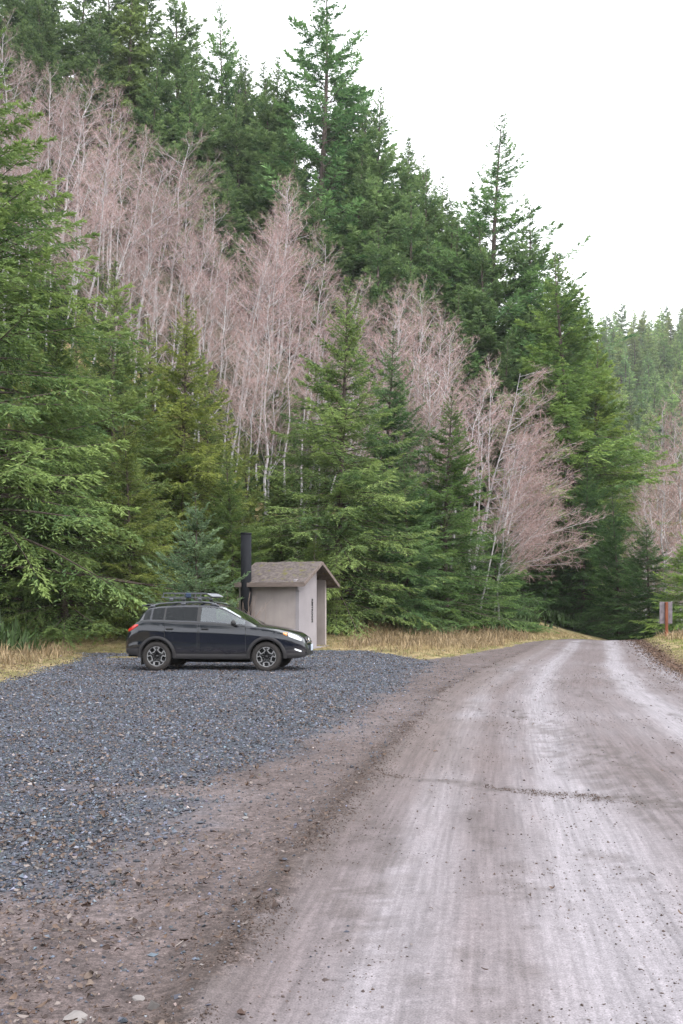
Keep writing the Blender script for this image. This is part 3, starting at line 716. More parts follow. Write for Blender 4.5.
# ridge conifers ---------------------------------------------------------------
RG = 'conifers along the ridge above the alders'
common = 'one of the dark conifers packed along the ridge above the bare alders'
tree_px('fir_tree', ridge[0], 312, -32, 97, 'tallest ridge fir, with see-through branches against the sky and top cut off', 'fir tree', RG, (.75, 1.0, .95), 1.1)
tree_px('fir_tree', ridge[0], 222, -4, 108, 'slim open-topped fir standing clear of the others on the ridge skyline', 'fir tree', RG, (.85, 1.05, .95), .78)
tree_px('cedar_tree', ridge[3], 130, -48, 98, 'weeping yellow-green cedar among dark firs on the ridge', 'cedar tree', RG, (1, 1, 1), 1.1)
for px, tip, Y, v, w, tint in [
    (470, 186, 90, 2, .95, .85), (431, 152, 92, 1, 1.0, .95), (447, 225, 86, 2, 1.1, 1.0), (385, 82, 94, 1, 1.1, 1.0), (405, 190, 88, 2, 1.15, 1.05),
    (352, 150, 93, 2, 1.2, .95), (340, 60, 102, 1, 1.0, .85), (268, 52, 99, 2, 1.1, .9), (288, 150, 92, 1, 1.1, .85), (243, 90, 101, 1, 1.05, .95),
    (203, 84, 100, 2, 1.1, .8), (170, -14, 101, 1, 1.2, .9), (152, -50, 104, 1, 1.0, .75), (104, -40, 104, 1, 1.1, .75), (74, -50, 105, 2, 1.1, .85),
    (48, -60, 101, 1, 1.2, .8), (20, -60, 103, 2, 1.2, .75), (-8, -70, 100, 1, 1.2, .8), (186, 70, 96, 1, 1.2, 1.1), (232, 165, 94, 2, 1.2, .9),
    (318, 190, 90, 2, 1.2, .95), (372, 225, 87, 2, 1.25, 1.05), (420, 262, 83, 2, 1.2, 1.0), (462, 290, 80, 1, 1.15, .9), (505, 335, 78, 2, 1.2, .9),
    (90, 10, 98, 2, 1.2, .8), (38, -10, 96, 1, 1.3, .7), (150, 50, 95, 2, 1.3, .9), (520, 250, 88, 2, 1.0, .9), (410, 132, 104, 2, 1.0, .85), (362, 104, 97, 1, 1.2, .9), (396, 140, 96, 2, 1.2, .95), (417, 172, 91, 1, 1.2, 1.0), (441, 186, 92, 2, 1.2, .9), (456, 206, 88, 2, 1.2, 1.0),
    (482, 206, 86, 2, 1.2, .95), (521, 212, 85, 2, 1.2, .95), (547, 250, 81, 2, 1.2, 1.0), (330, 92, 99, 1, 1.2, .9), (252, 50, 105, 2, 1.1, .8), (290, 88, 104, 1, 1.2, .85), (560, 285, 84, 1, 1.2, .9), (450, 172, 96, 1, 1.25, .9), (466, 200, 92, 2, 1.3, 1.0), (478, 230, 84, 1, 1.3, .95), (440, 235, 86, 2, 1.3, 1.0), (262, 84, 100, 1, 1.3, .95), (214, 62, 106, 2, 1.2, .85), (236, 50, 108, 1, 1.1, .8), (276, 62, 108, 2, 1.2, .85), (198, 30, 107, 1, 1.1, .9), (352, 92, 101, 1, 1.3, .9)]:
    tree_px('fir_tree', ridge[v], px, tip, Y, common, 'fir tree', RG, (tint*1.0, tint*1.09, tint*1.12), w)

for px, tip, Y in ((118, 345, 60), (170, 330, 63), (226, 372, 58), (276, 350, 60), (92, 232, 72), (30, 250, 68), (392, 372, 58), (430, 395, 57)):
    tree_px('fir_tree', near[int(px) % 3], px, tip, Y, 'one of the small shaded firs standing in among the bare alders', 'fir tree', 'small firs among the alders', (.85, .92, .8), 1.0)
# alders on the slope -------------------------------------------------------------
AG = 'bare alders on the slope'
TL = [(-40, 10), (0, 22), (60, 58), (120, 95), (200, 165), (270, 212), (300, 195), (345, 262), (400, 300), (440, 290), (500, 345), (540, 415), (580, 490)]
for row in range(4):
    for i in range(36):
        px = -30 + i*17 + rng.uniform(-8, 8) + row*5
        if px > 512: continue
        Y = 84 - (px + 30)/600*24 - row*7.5 + rng.uniform(-2, 2)
        if Y < 48: continue
        tip = pw(px + 14, TL) + row*40 + rng.uniform(-8, 26)
        x = at(px, Y); z0 = float(hill(np.array([x]), np.array([Y]))[0])
        h = topz(tip, Y) - z0
        if h < 6: continue
        h = min(h*rng.uniform(.86, 1.06), 20)
        v = rng.integers(0, 9); g = rng.uniform(.78, 1.18)
        place_tree('alder_tree', alders[v], x - h*.06, Y, h, rng.uniform(-1.3, 1.3), 'one of the many bare grey alders crowded on the slope under the ridge',
                   'alder tree', AG, (g*1.02, g*.97, g), rng.uniform(.95, 1.25))
tree_px('alder_tree', alder_side[0], 468, 372, 58, 'bare alder with long branches arching down over the verge towards the road', 'alder tree', AG, (1.0, .97, 1.0), 1.1, rz=.05)
tree_px('alder_tree', alder_side[0], 484, 424, 57, 'leaning alder whose bare sprays hang in front of the dark bend conifers', 'alder tree', AG, (1.05, 1, 1), 1.1, rz=-.15)
for i, (px, tip, Y) in enumerate([(664, 412, 84), (690, 385, 80), (650, 440, 88), (705, 395, 74), (640, 475, 90), (676, 420, 92), (658, 455, 78), (684, 440, 70), (697, 420, 86), (670, 470, 74), (643, 490, 64), (655, 500, 62), (666, 480, 60), (634, 500, 84)]):
    tree_px('alder_tree', alder_side[1], px, tip, Y, 'one of the reddish bare alders beyond the sign at the photo edge', 'alder tree', 'reddish alders beyond the sign', (1.0, .94, .93), 1.15)
for i in range(12):
    Y = rng.uniform(105, 165); px = rng.uniform(600, 700); x = at(px, Y)
    place_tree('alder_tree', alder_side[1], x, Y, rng.uniform(12, 17), rng.uniform(0, 6), 'one of the faded bare alders in the gap below the far hill', 'alder tree', 'alders below the far hill', (1.0, .95, .9), 1.2)

# far hill -------------------------------------------------------------------
nf = 0
for Y in np.arange(172, 430, 9.5):
    for x in np.arange(at(578, Y), at(708, Y), 5.4):
        xx = x + rng.uniform(-2.5, 2.5); yy = Y + rng.uniform(-5, 5)
        h = rng.uniform(16, 28)*(1 if Y > 260 else .85); g = rng.uniform(.75, 1.35)
        if nf >= 295: break
        nf += 1
        place_tree('fir_tree', far_t[rng.integers(0, 2)], xx, yy, h, rng.uniform(0, 6), 'one of the small pale conifers covering the far hill', 'fir tree', 'conifers on the far hill',
                   (g*rng.uniform(.85, 1.15), g, g*rng.uniform(.85, 1.15)), rng.uniform(.85, 1.15))

# the wood on the other side of the road, behind the camera, seen mirrored in the car
for i in range(26):
    x = -62 + i*4.6 + rng.uniform(-1.5, 1.5); y = -34 - abs(rng.normal(0, 5)) - .004*x*x*0
    place_tree('fir_tree', tall[1] if i % 3 else tall[0], x, y, rng.uniform(15, 22), rng.uniform(0, 6), 'one of the firs across the road that the car windows mirror', 'fir tree', 'firs across the road', (.9, 1, .8), 1.2)
# ------------------------------------------------------------------ the parked car
M_paint = mat('car_paint', (.004, .006, .013), .2, metal=0, spec=.3, coat=1.0)
def add_dust(m, z0, z1, colr, amount):
    nt = m.node_tree; N = nt.nodes; Lk = nt.links; b = N['Principled BSDF']
    src = b.inputs['Base Color'].links[0].from_socket
    tc = N.new('ShaderNodeTexCoord'); sp = N.new('ShaderNodeSeparateXYZ'); Lk.new(tc.outputs['Object'], sp.inputs[0])
    mr = N.new('ShaderNodeMapRange'); mr.inputs[1].default_value = z0; mr.inputs[2].default_value = z1
    mr.inputs[3].default_value = amount; mr.inputs[4].default_value = 0; Lk.new(sp.outputs[2], mr.inputs[0])
    n = N.new('ShaderNodeTexNoise'); n.inputs['Scale'].default_value = 3.5; n.inputs['Detail'].default_value = 8; Lk.new(tc.outputs['Object'], n.inputs['Vector'])
    mm = N.new('ShaderNodeMath'); mm.operation = 'MULTIPLY'; Lk.new(mr.outputs[0], mm.inputs[0]); Lk.new(n.outputs['Fac'], mm.inputs[1])
    mxx = N.new('ShaderNodeMix'); mxx.data_type = 'RGBA'; Lk.new(mm.outputs[0], mxx.inputs[0]); Lk.new(src, mxx.inputs[6]); mxx.inputs[7].default_value = (*colr, 1)
    Lk.new(mxx.outputs[2], b.inputs['Base Color'])
    ra = N.new('ShaderNodeMath'); ra.operation = 'MULTIPLY_ADD'; Lk.new(mm.outputs[0], ra.inputs[0]); ra.inputs[1].default_value = .6; ra.inputs[2].default_value = b.inputs['Roughness'].default_value
    Lk.new(ra.outputs[0], b.inputs['Roughness'])
    cw = N.new('ShaderNodeMath'); cw.operation = 'MULTIPLY_ADD'; Lk.new(mm.outputs[0], cw.inputs[0]); cw.inputs[1].default_value = -1.6; cw.inputs[2].default_value = b.inputs['Coat Weight'].default_value; cw.use_clamp = True
    Lk.new(cw.outputs[0], b.inputs['Coat Weight'])
add_dust(M_paint, .30, .62, (.14, .12, .112), .55)
M_clad = mat('car_cladding', (.014, .014, .017), .65, spec=.4); add_dust(M_clad, .1, 1.0, (.08, .07, .066), .55)
M_blackp = mat('black_plastic', (.012, .012, .013), .5)
M_under = mat('underbody_black', (.008, .008, .008), .9, spec=.1)
M_tyre = mat('tyre_rubber', (.022, .021, .021), .85, spec=.25); add_dust(M_tyre, -.9, .9, (.11, .095, .088), .8)
M_rimd = mat('rim_dark', (.015, .015, .017), .4)
M_rims = mat('rim_silver', (.30, .30, .31), .4, metal=.5)
M_chrome = mat('chrome', (.75, .76, .78), .12, metal=1)
M_seat = mat('seat_cloth', (.035, .034, .036), .9)
M_lampr = mat('tail_lamp_red', (.55, .015, .012), .12, coat=1)
M_lampa = mat('amber_lens', (.70, .22, .03), .15, coat=1)
M_lampw = mat('clear_lens', (.72, .75, .78), .08, coat=1, metal=.3)
M_lampk = mat('lamp_dark', (.05, .055, .06), .15, coat=1)
M_plate = mat('licence_plate', (.55, .62, .72), .4)
M_blue = mat('blue_bag', (.012, .03, .07), .6)
M_rail = mat('rack_metal', (.11, .115, .13), .4, metal=.4)
M_fair = mat('pale_fairing', (.24, .25, .28), .4)
def glass(name, tint, refl=1.0):
    m = bpy.data.materials.new(name); m.use_nodes = True
    nt = m.node_tree; N = nt.nodes; Lk = nt.links
    N.remove(N['Principled BSDF']); out = N['Material Output']
    t = N.new('ShaderNodeBsdfTransparent'); t.inputs[0].default_value = (*tint, 1)
    g = N.new('ShaderNodeBsdfGlossy'); g.inputs['Roughness'].default_value = .03; g.inputs[0].default_value = (.9, .95, 1, 1)
    lw = N.new('ShaderNodeLayerWeight'); lw.inputs[0].default_value = .5; f = N.new('ShaderNodeMath'); f.operation = 'MULTIPLY_ADD'; pwn = N.new('ShaderNodeMath'); pwn.operation = 'POWER'; pwn.inputs[1].default_value = 3.0; Lk.new(lw.outputs['Facing'], pwn.inputs[0]); Lk.new(pwn.outputs[0], f.inputs[0]); f.inputs[1].default_value = .5; f.inputs[2].default_value = .05
    mm = N.new('ShaderNodeMath'); mm.operation = 'MULTIPLY'; mm.inputs[1].default_value = refl; mm.use_clamp = True; Lk.new(f.outputs[0], mm.inputs[0])
    x = N.new('ShaderNodeMixShader'); Lk.new(mm.outputs[0], x.inputs[0]); Lk.new(t.outputs[0], x.inputs[1]); Lk.new(g.outputs[0], x.inputs[2])
    Lk.new(x.outputs[0], out.inputs['Surface']); return m
M_glass = glass('window_glass', (.62, .68, .66), 2.6)
M_screen = glass('windshield_glass', (.60, .70, .66), 3.0)
M_gtint = glass('tinted_glass', (.08, .09, .10), .55)

ZT = [(-2.16, .70), (-2.14, .82), (-2.10, .92), (-2.04, 1.02), (-1.95, 1.14), (-1.82, 1.31), (-1.72, 1.44), (-1.64, 1.515), (-1.55, 1.555), (-1.3, 1.59), (-.9, 1.613), (-.4, 1.62), (-.05, 1.61), (.15, 1.575), (.32, 1.51), (.6, 1.36), (.85, 1.205), (1.0, 1.12), (1.10, 1.085), (1.3, 1.055), (1.6, 1.005), (1.85, .945), (2.02, .88), (2.12, .81), (2.18, .72), (2.22, .62), (2.24, .52)]
ZB = [(-2.21, .47), (-2.1, .39), (-1.75, .33), (-.9, .275), (.9, .275), (1.75, .30), (2.05, .30), (2.18, .34), (2.24, .40)]
WB = [(-2.16, .60), (-2.14, .67), (-2.09, .73), (-1.98, .79), (-1.8, .845), (-1.5, .88), (-1.2, .89), (0, .885), (1.2, .89), (1.5, .88), (1.75, .84), (1.92, .77), (2.05, .69), (2.15, .58), (2.21, .46), (2.24, .38)]
BELT = [(-2.16, .66), (-2.07, .88), (-1.96, 1.02), (-1.84, 1.12), (-1.7, 1.17), (-1.4, 1.165), (0, 1.115), (.9, 1.06), (1.1, 1.025), (1.5, .955), (1.8, .885), (2.0, .81), (2.12, .72), (2.2, .60), (2.24, .47)]
WT = [(-2.21, .52), (-2.1, .62), (-1.9, .62), (-1.75, .60), (-.3, .635), (.15, .615), (.35, .60), (.6, .645), (.9, .705), (1.05, .73), (1.4, .74), (1.75, .70), (2.0, .58), (2.15, .46), (2.24, .33)]
AX = 1.3175; WR = .345; ARCH = .395
def smooth_pw(x, pts):
    return (pw(x - .03, pts) + 2*pw(x, pts) + pw(x + .03, pts))/4
def c_top(x): return smooth_pw(x, ZT)
def c_edge(x):
    g = sm(.95, .55, x)*sm(-2.05, -1.8, x)
    return c_top(x) - .035 - .045*g
def c_w(x): return smooth_pw(x, WB)
def c_belt(x): return np.minimum(smooth_pw(x, BELT), c_edge(x) - .02)
def c_wt(x): return np.minimum(smooth_pw(x, WT), c_w(x)*.93)
def arch_z(x, r=ARCH):
    z = np.zeros_like(np.asarray(x, float))
    for a in (-AX, AX):
        q = r*r - (x - a)**2
        z = np.maximum(z, np.where(q > 0, WR + np.sqrt(np.maximum(q, 0)), 0))
    return z
def c_bot(x): return np.maximum(smooth_pw(x, ZB), arch_z(x))
def side_y(x, z):
    """half width of the body side at height z"""
    x = np.asarray(x, float); z = np.asarray(z, float)
    w_ = c_w(x); b = c_belt(x); zb0 = smooth_pw(x, ZB)
    f = np.clip((z - zb0)/np.maximum(b - zb0, .05), 0, 1)
    low = w_*(.955 + .045*sm(0, .35, f) - .035*sm(.62, 1.0, f) + .016*np.exp(-((f - .74)/.05)**2) - .012*np.exp(-((f - .45)/.14)**2))
    ee = c_edge(x); g = np.clip((z - b)/np.maximum(ee - b, .02), 0, 1)
    yb = w_*.965; up = yb + (c_wt(x) - yb)*(.12*sm(0, .06, g) + .88*g**1.15)
    return np.where(z <= b, low, up)
def top_z(x, y):
    r = np.clip(np.abs(y)/c_wt(x), 0, 1)
    return c_edge(x) + (c_top(x) - c_edge(x))*(1 - r**2.6)

def build_car(X0, Y0, rz):
    car = thing('parked_car', 'black hatchback with roof rack and muddy silver spoked wheels parked on the gravel', 'car', (X0, Y0, gz(X0, Y0) + .0), rz)
    xs = np.unique(np.concatenate([np.linspace(-2.16, 2.24, 130), [-2.155, 2.232], AX + np.array([-ARCH - .002, -ARCH + .002, ARCH - .002, ARCH + .002]), -AX + np.array([-ARCH - .002, -ARCH + .002, ARCH - .002, ARCH + .002]),
                                   np.array([-1.66, -1.50, -1.45, -1.17, -1.12, -.36, -.27, .79, .40])]))
    n = len(xs); nL, nG, nR = 14, 10, 9
    rows = []   # right side (y<0) from the bottom up to the centre line of the roof
    for i in range(nL + 1):
        f = i/nL; z = c_bot(xs) + (c_belt(xs) - c_bot(xs))*f
        z = np.maximum(z, 0); rows.append(np.stack([xs, -side_y(xs, np.minimum(z, c_belt(xs))), z], -1))
    for i in range(1, nG + 1):
        z = c_belt(xs) + (c_edge(xs) - c_belt(xs))*i/nG
        rows.append(np.stack([xs, -side_y(xs, z), z], -1))
    for i in range(1, nR + 1):
        r = math.cos(i/nR*math.pi/2)
        y = -c_wt(xs)*r; rows.append(np.stack([xs, y, top_z(xs, y)], -1))
    # lip inside the sill so the bottom edge has thickness
    lip = rows[0].copy(); lip[:, 1] *= .88; lip[:, 2] += .01
    rows = [lip] + rows
    G = np.array(rows)                      # rows x n x 3
    nrow = len(G)
    L = G.copy(); L[..., 1] *= -1
    full = np.concatenate([G, L[::-1][1:]], 0)          # across the car
    NR = len(full)
    V = full.reshape(-1, 3)
    i = np.arange(NR - 1)[:, None]*n + np.arange(n - 1)[None]
    Q = np.stack([i, i + 1, i + n + 1, i + n], -1)
    b0 = nL + 1                             # row index of the belt
    xm = (xs[:-1] + xs[1:])/2
    rr = np.arange(NR - 1); rs_ = np.where(rr < nrow - 1, rr, NR - 2 - rr)   # mirrored row index
    lo, hi = b0 + 1, b0 + nG - 1
    win = np.zeros((NR - 1, n - 1), int)
    inrow = (rs_ >= lo) & (rs_ < hi)
    for k, (xa, xb) in enumerate(((-1.66, -1.50), (-1.45, -1.17), (-1.12, -.36), (-.27, .79)), 1):
        win[np.ix_(inrow, (xm > xa) & (xm < xb))] = k
    # front door window runs forward under the pillar: keep only where the pillar leaves height
    top = (rs_ >= b0 + nG + 1)
    win[np.ix_(top, (xm > .24) & (xm < 1.0))] = 8
    win[np.ix_(top, (xm > -1.95) & (xm < -1.70))] = 9
    body = Q[win == 0]
    # close the ends
    caps = []
    for col, flip in ((0, False), (n - 1, True)):
        idx = np.arange(NR)*n + col
        for k in range(NR//2):
            q = [idx[k], idx[k + 1], idx[NR - 2 - k], idx[NR - 1 - k]]
            if len(set(q)) == 4: caps.append(q[::-1] if flip else q)
    caps = np.array(caps)
    me = np_mesh('body', V, [body.reshape(-1, 4), caps], M_paint, smooth=True)
    link('body', me, car)
    for side in (0, 1):
        for k, nm, mm in ((1, 'quarter_glass', M_gtint), (2, 'rear_side_glass', M_gtint), (3, 'rear_door_glass', M_gtint), (4, 'front_door_glass', M_glass)):
            sel = (win == k) & ((rr < nrow - 1)[:, None] if side == 0 else (rr >= nrow - 1)[:, None])
            q = Q[sel]; u, inv = np.unique(q, return_inverse=True)
            vv = V[u].copy(); vv[:, 1] *= .995
            link('side_window', np_mesh('side_window', vv, inv.reshape(-1, 4), mm, smooth=True), car)
    for k, nm, mm in ((8, 'windshield', M_screen), (9, 'rear_window', M_gtint)):
        q = Q[win == k]; u, inv = np.unique(q, return_inverse=True)
        vv = V[u].copy(); vv[:, 2] -= .004
        link(nm, np_mesh(nm, vv, inv.reshape(-1, 4), mm, smooth=True), car)
    # patch of the side surface, offset outwards
    def patch(name, x0, x1, zl, zu, m, off=.006, nx=24, nz=10, both=True, border=0, mats2=None, parent=car, thick=0):
        out = []
        for sd in ((-1, 1) if both else (-1,)):
            xx = np.linspace(x0, x1, nx)
            lo_ = np.array([zl(t) if callable(zl) else zl for t in xx]); hi_ = np.array([zu(t) if callable(zu) else zu for t in xx])
            zz = lo_[None] + (hi_ - lo_)[None]*np.linspace(0, 1, nz)[:, None]
            XX = np.repeat(xx[None], nz, 0)
            o_ = np.full(zz.shape, off)
            if thick: o_[0] -= thick; o_[-1] -= thick; o_[:, 0] -= thick; o_[:, -1] -= thick
            YY = (side_y(XX, zz) + o_)*sd
            i_ = np.arange(nz - 1)[:, None]*nx + np.arange(nx - 1)[None]
            q_ = np.stack([i_, i_ + 1, i_ + nx + 1, i_ + nx], -1)
            if sd > 0: q_ = q_[..., ::-1]
            mi = np.zeros((nz - 1, nx - 1), int)
            if border:
                mi[:1] = 1; mi[-1:] = 1; mi[:, :1] = 1; mi[:, -1:] = 1
            out.append(link(name, np_mesh(name, np.stack([XX, YY, zz], -1).reshape(-1, 3), q_.reshape(-1, 4), mats2 or m, smooth=True, midx=mi.ravel() if border else None), parent))
        return out
    bl = lambda t: float(c_belt(np.array([t]))[0])
    ed = lambda t: float(c_edge(np.array([t]))[0])
    ar = lambda t: float(arch_z(np.array([t]), ARCH + .075)[0])
    fd = patch('door', -.30, .84, lambda t: max(.405, ar(t)), lambda t: bl(t) - .012, M_paint, .004, 60, 30, True, 1, [M_paint, M_blackp], thick=.006)
    rd = patch('door', -1.13, -.32, lambda t: max(.405, ar(t)), lambda t: bl(t) - .012, M_paint, .004, 50, 30, True, 1, [M_paint, M_blackp], thick=.006)
    for drs, hx in ((fd, -.15), (rd, -1.0)):
        for o_, sd in zip(drs, (-1, 1)):
            b = MB(); yy = float(side_y(np.array([hx]), np.array([.98]))[0])
            b.box((hx, sd*(yy + .022), .985), (.17, .02, .032), bev=.008); b.box((hx - .07, sd*(yy + .010), .985), (.02, .03, .025)); b.box((hx + .07, sd*(yy + .010), .985), (.02, .03, .025))
            b.build('door_handle', M_blackp, o_)
    # black window surround strip and pillar blackout
    patch('window_trim', -1.76, .80, lambda t: bl(t) - .008, lambda t: bl(t) + .020, M_blackp, .005, 50, 3)
    patch('pillar_trim', -.355, -.275, lambda t: bl(t) + .02, lambda t: ed(t) - .03, M_blackp, .004, 3, 6)
    patch('pillar_trim', -1.165, -1.125, lambda t: bl(t) + .02, lambda t: ed(t) - .03, M_blackp, .004, 3, 6)
    # lower cladding, bumpers
    patch('sill_cladding', -.93, .93, lambda t: max(.275, ar(t)*.0), lambda t: max(.40, 0), M_clad, .016, 40, 5, thick=.02)
    patch('bumper_cladding', 1.74, 2.20, lambda t: .32 + .08*max(0, t - 2.1), lambda t: .43, M_clad, .012, 16, 4, thick=.016)
    patch('bumper_cladding', -2.13, -1.74, lambda t: .41 if t < -2.05 else .36, lambda t: .53, M_clad, .012, 16, 4, thick=.016)
    for ax in (-AX, AX):
        for sd in (-1, 1):
            Vv, Qq = [], []
            th = np.linspace(-.10, math.pi + .10, 34)
            for t in th:
                for (r_, of) in ((ARCH - .004, -.10), (ARCH - .006, .020), (ARCH + .02, .030), (ARCH + .070, .022), (ARCH + .078, -.01)):
                    x_ = ax + r_*math.cos(t); z_ = max(WR + r_*math.sin(t), .25)
                    zc = min(z_, bl(x_)); y_ = float(side_y(np.array([x_]), np.array([zc]))[0]) + of
                    Vv.append((x_, sd*y_, z_))
            m_ = len(th)
            for a_ in range(m_ - 1):
                for k in range(4): Qq.append([a_*5 + k, a_*5 + k + 1, a_*5 + 5 + k + 1, a_*5 + 5 + k])
            link('arch_trim', np_mesh('arch_trim', np.array(Vv), np.array(Qq), M_clad, smooth=True), car)
    # underbody and wheel wells
    b = MB(); b.box((0, 0, .40), (2.5, 1.62, .22)); b.box((-.02, 0, .46), (4.15, 1.16, .30)); b.box((0, 0, .24), (1.6, .5, .14)); b.box((1.3, 0, .75), (.85, 1.2, .42)); b.box((-1.45, 0, .72), (.9, 1.2, .4))
    b.box((1.95, 0, .62), (.3, .9, .3)); b.box((-1.0, .35, .27), (1.4, .1, .1)); b.box((.9, 0, .95), (.12, 1.5, .25), bev=.03)
    b.build('underbody', M_under, car)
    b = MB()
    for sy in (-.37, .37):
        b.box((-.10, sy, .72), (.5, .5, .22), bev=.06); b.box((-.33, sy, 1.0), (.16, .48, .55), Matrix.Rotation(R(-14), 3, 'Y'), bev=.05)
        b.box((-.43, sy, 1.36), (.09, .27, .18), bev=.03)
    b.box((-1.0, 0, .72), (.5, 1.25, .2), bev=.05); b.box((-1.28, 0, 1.0), (.16, 1.25, .5), Matrix.Rotation(R(-14), 3, 'Y'), bev=.05)
    for sy in (-.4, .4): b.box((-1.36, sy, 1.30), (.08, .24, .14), bev=.03)
    b.build('seats', M_seat, car)
    b = MB(); ring = [(.38 + .06*math.cos(a)*.5, .37 + .18*math.sin(a), 1.03 + .17*math.cos(a)) for a in np.linspace(0, 2*math.pi, 20)]
    b.tube(ring, .016, 6, cap=False); b.bar((.38, .37, 1.03), (.75, .37, .92), .05); b.bar((.38, .2, 1.03), (.38, .54, 1.03), .03)
    b.build('steering_wheel', M_blackp, car, True)
    # wheels
    proto_t = MB()
    prof = [(.235, -.095), (.27, -.108), (.31, -.104), (.335, -.088), (.345, -.06), (.345, .06), (.335, .088), (.31, .104), (.27, .108), (.235, .095)]
    proto_t.lathe(prof, 56)
    for k in range(46):                                   # tread blocks on the shoulder
        a = 2*math.pi*k/46
        for y_ in (-.07, .07):
            proto_t.box((.344*math.cos(a), y_, .344*math.sin(a)), (.012, .05, .030), Matrix.Rotation(-a, 3, 'Y'))
    rimd = MB(); rimd.lathe([(.237, -.09), (.237, .09)], 48); rimd.lathe([(.0, -.035), (.10, -.035), (.215, -.02), (.23, -.07)], 48); rimd.lathe([(0, .05), (.237, .05)], 48)
    rimd.lathe([(0, -.082), (.032, -.082), (.036, -.06), (.075, -.055), (.08, -.03)], 24)
    rims = MB(); rims.lathe([(.222, -.070), (.226, -.088), (.236, -.092), (.240, -.085)], 56)
    for k in range(5):
        a0 = 2*math.pi*k/5 + math.pi/2
        pt = lambda r_, a, y_: Vector((r_*math.cos(a), y_, r_*math.sin(a)))
        for s_ in (-1, 1):
            rims.bar(pt(.150, a0 + s_*.16, -.082), pt(.218, a0 + s_*.34, -.088), .034, .022)
            rims.bar(pt(.150, a0 + s_*.16, -.082), pt(.118, a0 + s_*.62, -.078), .026, .02)
            rims.bar(pt(.218, a0 + s_*.34, -.088), pt(.226, a0 + s_*.05, -.088), .022, .02)
        rimd.bar(pt(.06, a0 + .62, -.068), pt(.13, a0 + .62, -.070), .040, .03)
        rimd.bar(pt(.05, a0, -.066), pt(.21, a0, -.072), .05, .025)
    first = None
    for (x_, sd) in ((-AX, -1), (AX, -1), (-AX, 1), (AX, 1)):
        wl = link('wheel', None, car, (x_, sd*.775, WR - .008), (0, 0, 0 if sd < 0 else math.pi))
        if first is None:
            ty = proto_t.build('tyre', M_tyre, wl, True); rm = rimd.build('rim', M_rimd, wl, True); sp = rims.build('rim_spokes', M_rims, wl)
            first = (ty, rm, sp)
        else:
            for o_ in first:
                c = o_.copy(); COL.objects.link(c); c.parent = wl
    # lamps
    hu = lambda t: pw(t, [(1.62, .935), (1.8, .915), (1.95, .865), (2.10, .785)]); hl = lambda t: pw(t, [(1.62, .915), (1.75, .835), (1.95, .755), (2.10, .695)])
    hu2 = lambda t: min(hu(t), bl(t) + .03); 
    for o_ in patch('headlight', 1.62, 2.13, hl, hu2, M_lampk, .007, 20, 6):
        sd = -1 if o_.data.vertices[0].co.y < 0 else 1
    am = patch('amber_indicator', 1.71, 1.80, lambda t: hl(t) + .012, lambda t: hu2(t) - .012, M_lampa, .011, 12, 4)
    cl = patch('headlight_lens', 1.83, 2.11, lambda t: hl(t) + .010, lambda t: hu2(t) - .008, M_lampw, .011, 12, 4)
    hs = [o_ for o_ in car.children if o_.name.startswith('headlight') and 'lens' not in o_.name]
    for grp in (am, cl):
        for o_, h_ in zip(grp, hs): o_.parent = h_
    patch('tail_light', -2.09, -1.78, lambda t: pw(t, [(-2.13, .88), (-1.95, .95), (-1.80, 1.045)]), lambda t: pw(t, [(-2.13, .93), (-2.05, .995), (-1.97, 1.075), (-1.80, 1.09)]), M_lampr, .014, 14, 6, thick=.01)
    patch('fog_lamp', 1.97, 2.11, lambda t: .50 - .9*(t - 1.97)*.45, lambda t: .535 - .9*(t - 1.97)*.45, M_chrome, .010, 8, 3)
    # front face: grille, lower intake, emblem, plate
    def front(y, z, off):
        # x of the nose at (y,z): walk the plan curve
        cand = np.linspace(1.6, 2.24, 120); ok = (side_y(cand, np.full(120, z)) >= abs(y)) & (c_top(cand) >= z - .0)
        return (cand[ok].max() if ok.any() else 2.0) + off
    def fpatch(name, y0, y1, z0, z1, m, off, ny=17, nz=5, parent=car):
        yy = np.linspace(y0, y1, ny); zz = np.linspace(z0, z1, nz)
        V_ = np.array([[front(y, z, off), y, z] for z in zz for y in yy])
        i_ = np.arange(nz - 1)[:, None]*ny + np.arange(ny - 1)[None]
        return link(name, np_mesh(name, V_, np.stack([i_, i_ + 1, i_ + ny + 1, i_ + ny], -1).reshape(-1, 4), m, smooth=True), parent)
    gr_ = fpatch('grille', -.36, .36, .64, .79, M_blackp, .010)
    fpatch('lower_intake', -.48, .48, .36, .50, M_blackp, .010)
    b = MB()
    for s_ in (-1, 1):
        b.bar((front(.10, .715, .022), s_*.10, .715), (front(.33, .725, .020), s_*.33, .725), .014, .022)
        b.bar((front(.35, .77, .015), s_*.35, .77), (front(.34, .66, .02), s_*.34, .66), .014, .014)
    b.bar((front(.34, .655, .02), -.34, .655), (front(.34, .655, .02), .34, .655), .012, .012)
    b.build('grille_bar', M_chrome, gr_)
    b = MB(); e = [(front(0, .72, .026), .085*math.cos(a), .72 + .045*math.sin(a)) for a in np.linspace(0, 2*math.pi, 24)]
    b.tube(e, .008, 6, cap=False)
    for (dy, dz, s_) in ((.035, .012, .010), (-.02, .015, .006), (-.04, .0, .006), (-.01, -.015, .006), (.02, -.018, .006), (.0, 0, .005)):
        b.box((front(0, .72, .024), dy, .72 + dz), (.006, s_*1.6, s_*1.6), Matrix.Rotation(R(45), 3, 'X'))
    b.build('emblem', M_chrome, gr_)
    b = MB(); xp = front(0, .5, .03); b.box((xp, 0, .535), (.012, .31, .155), bev=.004); b.build('licence_plate', M_plate, car)
